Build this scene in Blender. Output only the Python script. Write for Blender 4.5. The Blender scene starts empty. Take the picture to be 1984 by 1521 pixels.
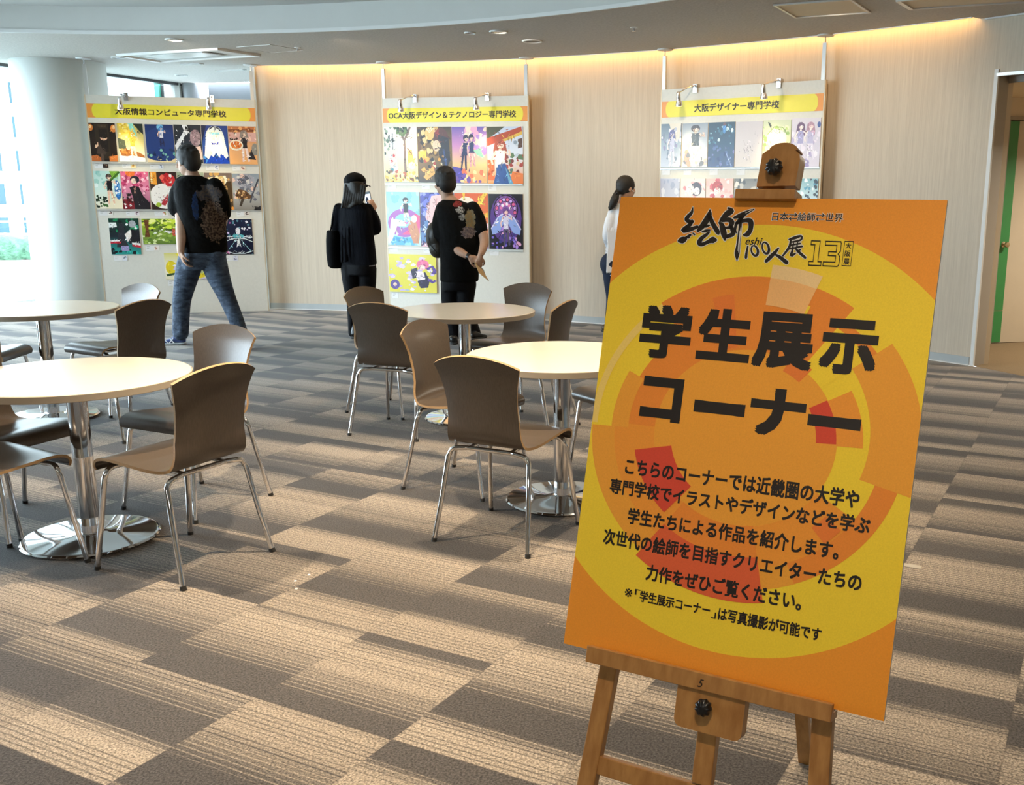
import bpy, bmesh, math, random
from mathutils import Vector, Matrix, noise
from mathutils.geometry import tessellate_polygon
random.seed(7)
SC = bpy.context.scene
COL = SC.collection
PI = math.pi

# ------------------------------------------------------------------ camera
FPX, CX, CY, PITCH, ROLL, HC = 1924.986, 1182.977, 790.605, math.atan((790.605-369.654)/1924.986), -0.0075768, 1.466127
Fv = Vector((0, math.cos(PITCH), -math.sin(PITCH)))
_u0 = Vector((1, 0, 0)).cross(Fv)
Rv = Vector((1, 0, 0))*math.cos(ROLL) - _u0*math.sin(ROLL)
Uv = Rv.cross(Fv)
EYE = Vector((0, 0, HC))
cam_d = bpy.data.cameras.new('camera')
cam = bpy.data.objects.new('camera', cam_d); COL.objects.link(cam)
cam.matrix_world = Matrix(((Rv.x, Uv.x, -Fv.x, 0), (Rv.y, Uv.y, -Fv.y, 0), (Rv.z, Uv.z, -Fv.z, HC), (0, 0, 0, 1)))
cam_d.sensor_fit = 'HORIZONTAL'; cam_d.sensor_width = 36.0
cam_d.lens = FPX/1984*36
cam_d.shift_x = (992-CX)/1984
cam_d.shift_y = (CY-760.5)/1984
cam_d.clip_start = 0.05; cam_d.clip_end = 500
SC.camera = cam
SC.view_settings.view_transform = 'Standard'; SC.view_settings.look = 'None'
SC.view_settings.exposure = 0.12; SC.view_settings.gamma = 1.0
SC.view_settings.use_curve_mapping = False
try:
    SC.cycles.use_denoising = True
    SC.cycles.max_bounces = 8; SC.cycles.diffuse_bounces = 4; SC.cycles.glossy_bounces = 4
    SC.cycles.transparent_max_bounces = 12; SC.cycles.sample_clamp_indirect = 6.0
    SC.cycles.caustics_reflective = False; SC.cycles.caustics_refractive = False
except Exception:
    pass

def ray(x, y):
    return Fv + Rv*((x-CX)/FPX) - Uv*((y-CY)/FPX)
def at(x, y, Y):                       # the point seen at photo pixel (x, y) standing at depth Y
    d = ray(x, y); return EYE + d*(Y/d.y)
def onz(x, y, z=0.0):                  # the point seen at pixel (x, y) at height z
    d = ray(x, y); return EYE + d*((z-HC)/d.z)

# ------------------------------------------------------------------ light
WORLD_S = 13.8
world = bpy.data.worlds.new('sky'); SC.world = world; world.use_nodes = True
bg = world.node_tree.nodes['Background']
bg.inputs[0].default_value = (0.76, 0.88, 1.0, 1); bg.inputs[1].default_value = WORLD_S

def lamp(name, kind, loc, power, color, target=None, **kw):
    L = bpy.data.lights.new(name, kind); L.energy = power; L.color = color
    for k, v in kw.items(): setattr(L, k, v)
    o = bpy.data.objects.new(name, L); COL.objects.link(o); o.location = loc
    if target is not None:
        o.rotation_euler = (Vector(target)-Vector(loc)).to_track_quat('-Z', 'Y').to_euler()
    return o
WARM = (1.0, 0.80, 0.56)
# downlights recessed in the raised ceiling, straight above the tables and the aisle
for (x, y, p, ang) in ((-2.05, 3.75, 345, 84), (-0.40, 4.0, 375, 84), (-1.05, 3.0, 135, 80), (0.75, 3.3, 95, 84), (-0.95, 6.3, 110, 80),
                       (1.9, 4.6, 150, 100), (0.8, 6.4, 130, 100), (-1.7, 1.9, 55, 75), (0.2, 2.1, 45, 70), (0.0, 0.2, 125, 110), (-3.5, 6.2, 120, 84)):  # last two are unseen spots added to brighten the sign and back table
    lamp('downlight_beam', 'SPOT', (x, y, 3.07), p, WARM, (x, y, 0), spot_size=math.radians(ang), spot_blend=0.55, shadow_soft_size=0.045)
# unseen spots added under the ring ceiling to brighten papered wall and displays
for (x, y, tx, ty, p) in ((-4.26, 10.17, -4.6, 12.3, 85), (-2.65, 10.0, -2.4, 12.1, 80), (-1.04, 9.52, -.5, 11.4, 75), (0.35, 8.9, 1.0, 10.5, 75), (1.5, 8.0, 2.3, 9.5, 70)):
    lamp('added_wall_wash_beam', 'SPOT', (x, y, 2.84), p, (1.0, .82, .60), (tx, ty, .6), spot_size=math.radians(122), spot_blend=0.8, shadow_soft_size=0.08)
# neutral fill lights added out of view behind the camera
for (x, y) in ((-3.6, -3.2), (0.2, -3.4), (3.6, -1.0)):
    lamp('hall_fill_light', 'AREA', (x, y, 3.08), 40, (1.0, 0.93, 0.84), (x, y, 0), shape='SQUARE', size=1.2)
# ------------------------------------------------------------------ helpers
def lin(h):
    h = h.lstrip('#'); c = [int(h[i:i+2], 16)/255 for i in (0, 2, 4)]
    return tuple(x/12.92 if x <= .04045 else ((x+.055)/1.055)**2.4 for x in c)

class MB:
    """collects geometry for ONE mesh object"""
    def __init__(s): s.v = []; s.f = []; s.m = []; s.c = []; s.uv = None
    def face(s, idx, mat=0, col=None): s.f.append(tuple(idx)); s.m.append(mat); s.c.append(col)
    def pts(s, P):
        n = len(s.v); s.v += [tuple(p) for p in P]; return list(range(n, n+len(P)))
    def quad(s, P, mat=0, col=None): s.face(s.pts(P), mat, col)
    def box(s, lo, hi, mat=0, M=None):
        (a, b, c), (d, e, f) = lo, hi
        P = [Vector(p) for p in ((a,b,c),(d,b,c),(d,e,c),(a,e,c),(a,b,f),(d,b,f),(d,e,f),(a,e,f))]
        if M: P = [M @ p for p in P]
        i = s.pts(P)
        for q in ((3,2,1,0),(4,5,6,7),(0,1,5,4),(1,2,6,5),(2,3,7,6),(3,0,4,7)): s.face([i[k] for k in q], mat)
    def rings(s, R, mat=0, cap=True, closed=True):
        n = len(R[0]); I = [s.pts(r) for r in R]
        for a, b in zip(I, I[1:]):
            for k in range(n if closed else n-1):
                s.face((a[k], a[(k+1) % n], b[(k+1) % n], b[k]), mat)
        if cap and closed:
            s.face(I[0][::-1], mat); s.face(I[-1], mat)
    def tube(s, P, r, n=10, mat=0, cap=True):
        P = [Vector(p) for p in P]; rr = r if isinstance(r, (list, tuple)) else [r]*len(P)
        t0 = (P[1]-P[0]).normalized(); a = t0.orthogonal().normalized(); R = []
        for i, p in enumerate(P):
            t = ((P[min(i+1, len(P)-1)]-P[max(i-1, 0)])).normalized()
            a = (a - t*a.dot(t)).normalized(); b = t.cross(a)
            R.append([p + (a*math.cos(2*PI*k/n) + b*math.sin(2*PI*k/n))*rr[i] for k in range(n)])
        s.rings(R, mat, cap)
    def lathe(s, prof, n=40, mat=0, c=(0, 0, 0), M=None):
        R = []
        for (r, z) in prof:
            q = [Vector((c[0]+r*math.cos(2*PI*k/n), c[1]+r*math.sin(2*PI*k/n), c[2]+z)) for k in range(n)]
            R.append([M @ p for p in q] if M else q)
        s.rings(R, mat, True)
    def ell(s, c, r, M=None, n=16, mat=0, fn=None):
        c = Vector(c); R = []; m = max(6, n//2)
        for i in range(1, m):
            th = PI*i/m; q = []
            for k in range(n):
                ph = 2*PI*k/n
                p = Vector((math.sin(th)*math.cos(ph), math.sin(th)*math.sin(ph), -math.cos(th)))
                p = Vector((p.x*r[0], p.y*r[1], p.z*r[2]))
                if fn: p = fn(p)
                q.append(c + (M @ p if M else p))
            R.append(q)
        s.rings(R, mat, True)
    def prism(s, poly, fn, d0, d1, mat=0, side=None):
        """outline of 2-D points, mapped to 3-D by fn(x, y, d), between depths d0 (front) and d1"""
        n = len(poly); a = s.pts([fn(x, y, d0) for x, y in poly]); b = s.pts([fn(x, y, d1) for x, y in poly])
        tri = tessellate_polygon([[Vector((x, y, 0)) for x, y in poly]])
        for t in tri: s.face([a[k] for k in t], mat); s.face([b[k] for k in reversed(t)], mat)
        for k in range(n): s.face((a[k], a[(k+1) % n], b[(k+1) % n], b[k]), mat if side is None else side)
    def mesh(s, name, mats, smooth=None):
        me = bpy.data.meshes.new(name); me.from_pydata(s.v, [], s.f)
        for m in mats: me.materials.append(m)
        if any(s.m): me.polygons.foreach_set('material_index', s.m)
        if any(c is not None for c in s.c):
            ca = me.color_attributes.new('Col', 'FLOAT_COLOR', 'CORNER'); k = 0; buf = []
            for f, c in zip(s.f, s.c):
                for j in range(len(f)):
                    cc = c[j] if (c is not None and isinstance(c[0], (tuple, list))) else (c or (1, 1, 1))
                    buf += [cc[0], cc[1], cc[2], 1.0]
            ca.data.foreach_set('color', buf)
        if s.uv:
            ul = me.uv_layers.new(name='UVMap'); buf = []
            for p in me.polygons:
                for vi in p.vertices: buf += list(s.uv[vi])
            ul.data.foreach_set('uv', buf)
        bm = bmesh.new(); bm.from_mesh(me)
        if not s.uv and not any(c is not None for c in s.c): bmesh.ops.recalc_face_normals(bm, faces=bm.faces)
        bm.to_mesh(me); bm.free()
        if smooth is not None: smooth_mesh(me, smooth)
        return me
    def build(s, name, mat, parent=None, smooth=None, off=None):
        if off is not None:
            o = Vector(off); s.v = [tuple(Vector(p)-o) for p in s.v]
        me = s.mesh(name, mat if isinstance(mat, (list, tuple)) else [mat], smooth)
        ob = bpy.data.objects.new(name, me); COL.objects.link(ob)
        if parent: ob.parent = parent
        return ob

def smooth_mesh(me, ang):
    me.polygons.foreach_set('use_smooth', [True]*len(me.polygons))
    if ang < 170: me.set_sharp_from_angle(angle=math.radians(ang))
    me.update()

def tag(o, label=None, cat=None, group=None, kind=None):
    if label: o['label'] = label
    if cat: o['category'] = cat
    if group: o['group'] = group
    if kind: o['kind'] = kind
    return o
def thing(name, label, cat, loc=(0, 0, 0), rotz=0.0, group=None):
    o = bpy.data.objects.new(name, None); COL.objects.link(o); o.empty_display_size = .1
    o.location = loc; o.rotation_euler = (0, 0, rotz)
    return tag(o, label, cat, group)
def copy_tree(o, parent=None):
    c = o.copy(); COL.objects.link(c); c.parent = parent
    for ch in list(o.children): copy_tree(ch, c)
    return c

def catmull(P, n):
    P = [Vector(p) for p in P]; Q = [P[0]*2-P[1]] + P + [P[-1]*2-P[-2]]; out = []
    for i in range(1, len(Q)-2):
        for k in range(n):
            t = k/n; a, b, c, d = Q[i-1:i+3]
            out.append(.5*((2*b)+(c-a)*t+(2*a-5*b+4*c-d)*t*t+(3*b-a-3*c+d)*t**3))
    return out + [P[-1]]
# ---- materials
def nodes(name):
    m = bpy.data.materials.new(name); m.use_nodes = True
    nt = m.node_tree; return m, nt, nt.nodes['Principled BSDF']
def N(nt, t, **kw):
    n = nt.nodes.new(t)
    for k, v in kw.items():
        if isinstance(k, str) and k.startswith('i_'):
            key = k[2:]; n.inputs[int(key) if key.isdigit() else key].default_value = v
        else: setattr(n, k, v)
    return n
def mth(nt, op, a, b=None, c=None, clamp=False):
    n = nt.nodes.new('ShaderNodeMath'); n.operation = op; n.use_clamp = clamp
    for i, x in enumerate((a, b, c)):
        if x is None: continue
        if hasattr(x, 'is_output'): nt.links.new(x, n.inputs[i])
        else: n.inputs[i].default_value = x
    return n.outputs[0]
def mixc(nt, fac, a, b, mode='MIX'):
    n = nt.nodes.new('ShaderNodeMix'); n.data_type = 'RGBA'; n.blend_type = mode
    for i, x in ((0, fac), (6, a), (7, b)):
        if hasattr(x, 'is_output'): nt.links.new(x, n.inputs[i])
        elif i: n.inputs[i].default_value = (*x[:3], 1)
        else: n.inputs[i].default_value = x
    return n.outputs[2]
def noise_n(nt, scale, vec=None, detail=3.0, rough=.55, stretch=None, coord='Object'):
    if vec is None:
        tc = nt.nodes.new('ShaderNodeTexCoord'); vec = tc.outputs[coord]
    if stretch:
        mp = nt.nodes.new('ShaderNodeMapping'); mp.inputs['Scale'].default_value = stretch
        nt.links.new(vec, mp.inputs[0]); vec = mp.outputs[0]
    n = nt.nodes.new('ShaderNodeTexNoise'); n.inputs['Scale'].default_value = scale
    n.inputs['Detail'].default_value = detail; n.inputs['Roughness'].default_value = rough
    nt.links.new(vec, n.inputs['Vector']); return n.outputs['Fac']
def bump(nt, b, h, strength, dist=.01):
    n = nt.nodes.new('ShaderNodeBump'); n.inputs['Strength'].default_value = strength; n.inputs['Distance'].default_value = dist
    nt.links.new(h, n.inputs['Height']); nt.links.new(n.outputs[0], b.inputs['Normal'])
def simple(name, col, rough=.5, metal=0.0, spec=.5, var=0.0, nscale=30, stretch=None, bmp=0.0, col2=None, coat=0.0, sheen=0.0, bdist=.002):
    m, nt, b = nodes(name); col = lin(col) if isinstance(col, str) else col
    b.inputs['Base Color'].default_value = (*col, 1); b.inputs['Roughness'].default_value = rough
    b.inputs['Metallic'].default_value = metal; b.inputs['Specular IOR Level'].default_value = spec
    b.inputs['Coat Weight'].default_value = coat; b.inputs['Sheen Weight'].default_value = sheen
    if var or bmp or col2:
        f = noise_n(nt, nscale, stretch=stretch, detail=5)
        if var or col2:
            c2 = (lin(col2) if isinstance(col2, str) else col2) if col2 else tuple(x*(1-var) for x in col)
            r = N(nt, 'ShaderNodeMapRange', i_1=.32, i_2=.68); nt.links.new(f, r.inputs[0])
            nt.links.new(mixc(nt, r.outputs[0], col, c2), b.inputs['Base Color'])
        if bmp: bump(nt, b, f, bmp, bdist)
    return m
# ------------------------------------------------------------------ materials
M = {}
M['chrome'] = simple('polished_chrome', (.80, .80, .81), .07, 1.0, var=.03, nscale=3)
M['steel'] = simple('satin_steel', (.62, .62, .63), .25, 1.0, var=.06, nscale=20)
M['alu'] = simple('anodised_aluminium', (.62, .62, .60), .4, .6, var=.04, nscale=8)
M['laminate'] = simple('walnut_laminate', (.100, .076, .057), .28, 0, .6, nscale=30, stretch=(9, 9, .35), col2=(.072, .054, .041), bmp=.05)
M['plyedge'] = simple('plywood_edge', '#b8966c', .5, 0, .4, nscale=60, stretch=(1, 1, 6), var=.25)
M['tabletop'] = simple('white_table_laminate', (.78, .745, .65), .15, 0, .5, var=.02, nscale=6)
M['tableedge'] = simple('beige_edge_band', (.50, .43, .34), .45, 0, .4, var=.06, nscale=25)
M['black'] = simple('black_plastic', (.012, .012, .013), .3, 0, .5, var=.3, nscale=30)
M['capgrey'] = simple('dark_rubber', (.03, .03, .03), .7, var=.2, nscale=40)
M['white'] = simple('white_paint', (.74, .74, .72), .55, var=.03, nscale=12)
M['pillar'] = simple('pillar_paint', (.62, .635, .60), .6, var=.03, nscale=3)
M['greywall'] = simple('grey_wall_paint', (.58, .61, .62), .6, var=.03, nscale=3)
M['columnpaint'] = simple('column_paint', (.26, .27, .28), .6, 0, .2, var=.03, nscale=3)
M['baywall'] = simple('bay_wall_paint', (.15, .16, .17), .9, 0, .1, var=.03, nscale=3)
M['greycol'] = simple('grey_column_paint', (.40, .40, .37), .55, var=.05, nscale=4)
M['fascia'] = simple('fascia_paint', (.60, .60, .57), .55, var=.03, nscale=4)
M['raised'] = simple('raised_ceiling_paint', (.62, .61, .59), .8, var=.03, nscale=5)
M['base'] = simple('vinyl_baseboard', (.40, .43, .44), .45, var=.06, nscale=10)
M['darkbase'] = simple('dark_vinyl_baseboard', (.16, .15, .14), .5, var=.1, nscale=10)
M['corwall'] = simple('corridor_paint', (.66, .55, .40), .6, var=.03, nscale=4)
M['reveal'] = simple('grey_jamb_paint', (.36, .32, .27), .5, var=.04, nscale=4)
M['door'] = simple('door_paint', (.53, .45, .34), .45, var=.04, nscale=6)
M['green'] = simple('green_door_stripe', (.04, .235, .065), .45, var=.06, nscale=12)
M['doorframe'] = simple('door_frame_paint', (.33, .28, .22), .45, var=.05, nscale=8)
M['brass'] = simple('brass_knob', (.60, .50, .33), .25, 1.0, var=.05, nscale=20)
M['panel'] = simple('display_board_vinyl', (.70, .685, .62), .42, 0, .4, var=.05, nscale=40, bmp=.06)
M['paneledge'] = simple('panel_edge_trim', (.60, .50, .36), .4, .2, var=.05, nscale=10)
M['card'] = simple('caption_paper', (.78, .78, .78), .4, 0, .4, var=.03, nscale=30)
M['ink'] = simple('printed_ink', (.018, .014, .012), .4, 0, .4, var=.1, nscale=30)
M['easel'] = simple('varnished_beech', (.46, .235, .075), .32, 0, .5, nscale=9, stretch=(7, 7, .7), col2=(.33, .15, .045), bmp=.04)
M['foam'] = simple('white_foam_core', (.80, .79, .76), .6, var=.03, nscale=50)
M['tape'] = simple('masking_tape', (.40, .37, .32), .5, var=.08, nscale=40)
M['scrap'] = simple('paper_scrap', (.85, .85, .85), .6, var=.05, nscale=60)
M['skin'] = simple('skin', (.52, .31, .21), .5, 0, .4, var=.12, nscale=25, bmp=.05)
M['hair'] = simple('black_hair', (.008, .006, .005), .6, 0, .5, nscale=60, stretch=(6, 6, .6), var=.5, bmp=.5, bdist=.004)
M['hairbrown'] = simple('dark_brown_hair', (.030, .024, .020), .4, 0, .5, nscale=60, stretch=(6, 6, .5), var=.6, bmp=.5, bdist=.004)
M['blackknit'] = simple('black_navy_knit', (.006, .007, .011), .85, 0, .12, nscale=14, stretch=(3, 3, .6), var=.4, bmp=.7, bdist=.012, sheen=.02)
M['blackpants'] = simple('black_trousers', (.005, .005, .007), .7, 0, .15, nscale=12, var=.4, bmp=.6, bdist=.012)
M['jeans'] = simple('blue_jeans', (.026, .038, .062), .8, 0, .3, nscale=16, stretch=(1, 1, 2.2), col2=(.085, .115, .165), bmp=1.0, bdist=.022)
M['navydenim'] = simple('navy_denim', (.014, .024, .055), .8, 0, .3, nscale=14, var=.4, bmp=.6, bdist=.01)
M['blouse'] = simple('white_blouse', (.74, .76, .80), .7, 0, .3, nscale=12, var=.06, bmp=.7, bdist=.012)
M['shoeblue'] = simple('blue_trainer', (.045, .075, .22), .6, var=.3, nscale=30)
M['sole'] = simple('pale_rubber_sole', (.60, .60, .60), .6, var=.1, nscale=30)
M['blackboot'] = simple('black_leather', (.012, .012, .013), .3, 0, .5, var=.3, nscale=30)
M['brownshoe'] = simple('brown_leather', (.07, .045, .03), .4, 0, .5, var=.3, nscale=30)
M['nylon'] = simple('dark_nylon', (.035, .030, .024), .42, 0, .5, nscale=9, var=.4, bmp=.5, bdist=.01)
M['tote'] = simple('black_canvas', (.005, .005, .006), .85, 0, .12, nscale=20, var=.4, bmp=.5, bdist=.008)
M['buff'] = simple('buff_paper', (.55, .36, .17), .6, var=.08, nscale=20)
M['concrete'] = simple('white_facade', (.62, .62, .60), .8, var=.05, nscale=.6)
M['facwin'] = simple('facade_glass', (.022, .05, .062), .3, 0, .25, var=.2, nscale=.5)
M['hedge'] = simple('hedge_leaf', (.09, .19, .11), .6, nscale=6, col2=(.02, .06, .03), bmp=1.0, bdist=.1)
M['terrace'] = simple('terrace_tile', (.40, .46, .46), .6, var=.06, nscale=3)
M['darkalu'] = simple('dark_window_frame', (.06, .06, .06), .4, .3, var=.1, nscale=10)
M['greenframe'] = simple('green_frame_paint', (.02, .16, .11), .4, var=.1, nscale=10)
M['grille'] = simple('dark_grille', (.10, .095, .08), .5, .3, var=.15, nscale=60)

def carpet():
    m, nt, b = nodes('striped_carpet_tiles'); L = nt.links
    geo = N(nt, 'ShaderNodeNewGeometry'); TH = -0.4608312
    sx = N(nt, 'ShaderNodeSeparateXYZ'); L.new(geo.outputs['Position'], sx.inputs[0])
    dx = mth(nt, 'ADD', sx.outputs[0], 1.93279); dy = mth(nt, 'SUBTRACT', sx.outputs[1], 3.11959)
    c, s = math.cos(TH), math.sin(TH)
    u = mth(nt, 'MULTIPLY', mth(nt, 'ADD', mth(nt, 'MULTIPLY', dx, c), mth(nt, 'MULTIPLY', dy, s)), 2.0)
    v = mth(nt, 'MULTIPLY', mth(nt, 'ADD', mth(nt, 'MULTIPLY', dx, -s), mth(nt, 'MULTIPLY', dy, c)), 2.0)
    fu = mth(nt, 'FLOOR', u); fv = mth(nt, 'FLOOR', v)
    cell = N(nt, 'ShaderNodeCombineXYZ'); L.new(fu, cell.inputs[0]); L.new(fv, cell.inputs[1])
    wn = N(nt, 'ShaderNodeTexWhiteNoise', noise_dimensions='2D'); L.new(cell.outputs[0], wn.inputs['Vector'])
    sc = N(nt, 'ShaderNodeSeparateColor'); L.new(wn.outputs['Color'], sc.inputs[0])
    lv = mth(nt, 'SUBTRACT', v, fv); lu = mth(nt, 'SUBTRACT', u, fu)
    t = mth(nt, 'FRACT', mth(nt, 'ADD', mth(nt, 'MULTIPLY', lv, 0.98), sc.outputs[0]))
    ramp = N(nt, 'ShaderNodeValToRGB'); L.new(t, ramp.inputs[0]); cr = ramp.color_ramp
    cr.elements[0].position = 0.0; cr.elements[0].color = (0, 0, 0, 1)
    cr.elements[1].position = 1.0; cr.elements[1].color = (0, 0, 0, 1)
    for p, k in ((.24, 0.0), (.36, .10), (.48, .46), (.60, .88), (.84, .97), (.90, .80), (.96, .22)):
        e = cr.elements.new(p); e.color = (k, k, k, 1)
    prof = ramp.outputs[0]
    w = mth(nt, 'FRACT', mth(nt, 'MULTIPLY', lv, 25.0))
    w = mth(nt, 'ABSOLUTE', mth(nt, 'SUBTRACT', mth(nt, 'MULTIPLY', w, 2.0), 1.0))      # triangle wave 0..1
    row = N(nt, 'ShaderNodeCombineXYZ'); L.new(mth(nt, 'FLOOR', mth(nt, 'MULTIPLY', v, 25.0)), row.inputs[0]); L.new(fu, row.inputs[1])
    rn = N(nt, 'ShaderNodeTexWhiteNoise', noise_dimensions='2D'); L.new(row.outputs[0], rn.inputs['Vector'])
    jit = noise_n(nt, 190, geo.outputs['Position'], detail=2, rough=.75)
    ends = mth(nt, 'MULTIPLY', mth(nt, 'MULTIPLY', prof, mth(nt, 'SUBTRACT', 1.0, prof)), 4.0, clamp=True)
    base = mth(nt, 'ADD', prof, mth(nt, 'MULTIPLY', mth(nt, 'SUBTRACT', jit, .5), mth(nt, 'ADD', mth(nt, 'MULTIPLY', ends, 1.3), .12)))
    stitch = mth(nt, 'MULTIPLY', mth(nt, 'GREATER_THAN', w, .72), mth(nt, 'GREATER_THAN', rn.outputs['Value'], .22))
    side = mth(nt, 'SUBTRACT', mth(nt, 'MULTIPLY', mth(nt, 'LESS_THAN', prof, .48), 1.05), .55)
    band = mth(nt, 'GREATER_THAN', ends, .16)
    fac = mth(nt, 'ADD', base, mth(nt, 'MULTIPLY', mth(nt, 'MULTIPLY', stitch, band), side), clamp=True)
    sp = noise_n(nt, 150, geo.outputs['Position'], detail=2, rough=.7)
    spk = N(nt, 'ShaderNodeMapRange', i_1=.34, i_2=.66, i_3=.38, i_4=1.62); L.new(sp, spk.inputs[0])
    light = mixc(nt, sc.outputs[1], (.258, .216, .172), (.305, .258, .208)); dark = mixc(nt, sc.outputs[2], (.044, .0395, .038), (.064, .057, .054))
    colr = mixc(nt, fac, dark, light)
    edge = mth(nt, 'MINIMUM', mth(nt, 'MINIMUM', lu, mth(nt, 'SUBTRACT', 1.0, lu)), mth(nt, 'MINIMUM', lv, mth(nt, 'SUBTRACT', 1.0, lv)))
    seam = mth(nt, 'MULTIPLY', mth(nt, 'LESS_THAN', edge, .006), .25)
    colr = mixc(nt, seam, colr, (.05, .04, .035))
    vm = N(nt, 'ShaderNodeVectorMath', operation='SCALE'); L.new(colr, vm.inputs[0]); L.new(spk.outputs[0], vm.inputs['Scale'])
    L.new(vm.outputs[0], b.inputs['Base Color'])
    b.inputs['Roughness'].default_value = .85; b.inputs['Specular IOR Level'].default_value = .25; b.inputs['Sheen Weight'].default_value = .15
    b.inputs['Sheen Roughness'].default_value = .4
    bump(nt, b, sp, .5, .004)
    return m
M['carpet'] = carpet()
M['corfloor'] = simple('plain_corridor_carpet', (.27, .195, .115), .9, 0, .2, nscale=180, var=.4, bmp=.4)

def wallpaper():
    m, nt, b = nodes('striated_wallpaper'); uv = N(nt, 'ShaderNodeUVMap')
    a = noise_n(nt, 1.0, uv.outputs[0], 5, .7, stretch=(150, 3.0, 1)); c = noise_n(nt, 1.0, uv.outputs[0], 3, .6, stretch=(40, .7, 1))
    f = mth(nt, 'ADD', mth(nt, 'MULTIPLY', a, .7), mth(nt, 'MULTIPLY', c, .5))
    r = N(nt, 'ShaderNodeMapRange', i_1=.40, i_2=.80); nt.links.new(f, r.inputs[0])
    nt.links.new(mixc(nt, r.outputs[0], (.50, .42, .325), (.64, .555, .44)), b.inputs['Base Color'])
    b.inputs['Roughness'].default_value = .6; b.inputs['Specular IOR Level'].default_value = .3
    bump(nt, b, a, .25, .003); return m
M['wallpaper'] = wallpaper()
M['ceiling'] = simple('rockwool_ceiling', (.56, .52, .475), .9, 0, .2, nscale=45, var=.16, bmp=.5, bdist=.006)

def glass():
    m = bpy.data.materials.new('window_glass'); m.use_nodes = True; nt = m.node_tree; nt.nodes.clear()
    o = N(nt, 'ShaderNodeOutputMaterial'); t = N(nt, 'ShaderNodeBsdfTransparent'); g = N(nt, 'ShaderNodeBsdfGlossy'); g.inputs['Roughness'].default_value = .02
    t.inputs[0].default_value = (.93, .97, .97, 1)
    fr = N(nt, 'ShaderNodeFresnel', i_IOR=1.12); mx = N(nt, 'ShaderNodeMixShader')
    nt.links.new(fr.outputs[0], mx.inputs[0]); nt.links.new(t.outputs[0], mx.inputs[1]); nt.links.new(g.outputs[0], mx.inputs[2]); nt.links.new(mx.outputs[0], o.inputs[0])
    return m
M['glass'] = glass()
def emit(name, col, s):
    m, nt, b = nodes(name); b.inputs['Base Color'].default_value = (*col, 1)
    b.inputs['Emission Color'].default_value = (*col, 1); b.inputs['Emission Strength'].default_value = s; return m
M['coveled'] = emit('warm_led_strip', (1.0, .56, .17), 34.0)
M['lampglow'] = emit('lamp_face', (1.0, .80, .5), 12.0)
def printmat(name, rough, spec):
    m, nt, b = nodes(name); a = N(nt, 'ShaderNodeVertexColor', layer_name='Col')
    f = noise_n(nt, 400, detail=2); r = N(nt, 'ShaderNodeMapRange', i_1=.3, i_2=.7, i_3=.95, i_4=1.04); nt.links.new(f, r.inputs[0])
    vm = N(nt, 'ShaderNodeVectorMath', operation='SCALE'); nt.links.new(a.outputs[0], vm.inputs[0]); nt.links.new(r.outputs[0], vm.inputs['Scale'])
    nt.links.new(vm.outputs[0], b.inputs['Base Color']); b.inputs['Roughness'].default_value = rough; b.inputs['Specular IOR Level'].default_value = spec
    return m
M['print'] = printmat('printed_artwork', .30, .45)
M['boardprint'] = printmat('printed_sign', .45, .35)
# ------------------------------------------------------------------ the room
ZC, ZR = 2.87, 3.10                                  # lower ceiling ring, raised ceiling
WC = (-5.17, 1.45); WR = 10.92                       # plan circle of the papered wall
FC = (-4.557, 2.275); FR = 7.515                     # plan circle of the ceiling step
def wp(a, r=WR): return (WC[0]+r*math.sin(a), WC[1]+r*math.cos(a))
def struct(o): o['kind'] = 'structure'; return o
A0, A1, A2, A3 = .085, .8480, .8655, 1.5                # wall start, cove end, jamb of the opening, far end
def arcs(a, b, n): return [a+(b-a)*i/n for i in range(n+1)]
def arcwall(mb, a, b, z0, z1, r=WR, n=24, thick=None):
    mb.uv = mb.uv or []
    for r_ in ([r] if thick is None else [r, r+thick]):
        I = []
        for t in arcs(a, b, n):
            p = wp(t, r_); I.append(mb.pts([(p[0], p[1], z0), (p[0], p[1], z1)])); mb.uv += [(t*r, z0), (t*r, z1)]
        for p, q in zip(I, I[1:]): mb.face((p[0], p[1], q[1], q[0]) if r_ == r else (p[0], q[0], q[1], p[1]))
    if thick:
        for t in (a, b):
            p, q = wp(t, r), wp(t, r+thick); mb.uv += [(t*r, z0), (t*r, z1), (t*r+thick, z1), (t*r+thick, z0)]
            mb.quad([(p[0], p[1], z0), (p[0], p[1], z1), (q[0], q[1], z1), (q[0], q[1], z0)])
        for z in (z0,):
            for t, t2 in zip(arcs(a, b, n), arcs(a, b, n)[1:]):
                p, q, e, f = wp(t, r), wp(t2, r), wp(t2, r+thick), wp(t, r+thick); mb.uv += [(t*r, z)]*4
                mb.quad([(p[0], p[1], z), (q[0], q[1], z), (e[0], e[1], z), (f[0], f[1], z)])
def wallbox(mb, p, q, z0, z1, t0, t1, mat=0):
    p, q = Vector((*p, 0)), Vector((*q, 0)); d = (q-p); l = d.length; d.normalize(); n = Vector((d.y, -d.x, 0))
    Mx = Matrix(((d.x, n.x, 0, p.x), (d.y, n.y, 0, p.y), (0, 0, 1, 0), (0, 0, 0, 1)))
    mb.box((0, t0, z0), (l, t1, z1), mat, M=Mx); return Mx, l
def flat(name, loops, z, mat, up=True):
    mb = MB(); pl = [[Vector((x, y, 0)) for x, y in l] for l in loops]; allp = [p for l in pl for p in l]
    mb.pts([(p.x, p.y, z) for p in allp])
    for t in tessellate_polygon(pl):
        a, b, c = (allp[k] for k in t); n = (b-a).cross(c-a).z
        mb.face(t if (n > 0) == up else t[::-1])
    me = mb.mesh(name, [mat]); o = bpy.data.objects.new(name, me); COL.objects.link(o); return struct(o)

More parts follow.
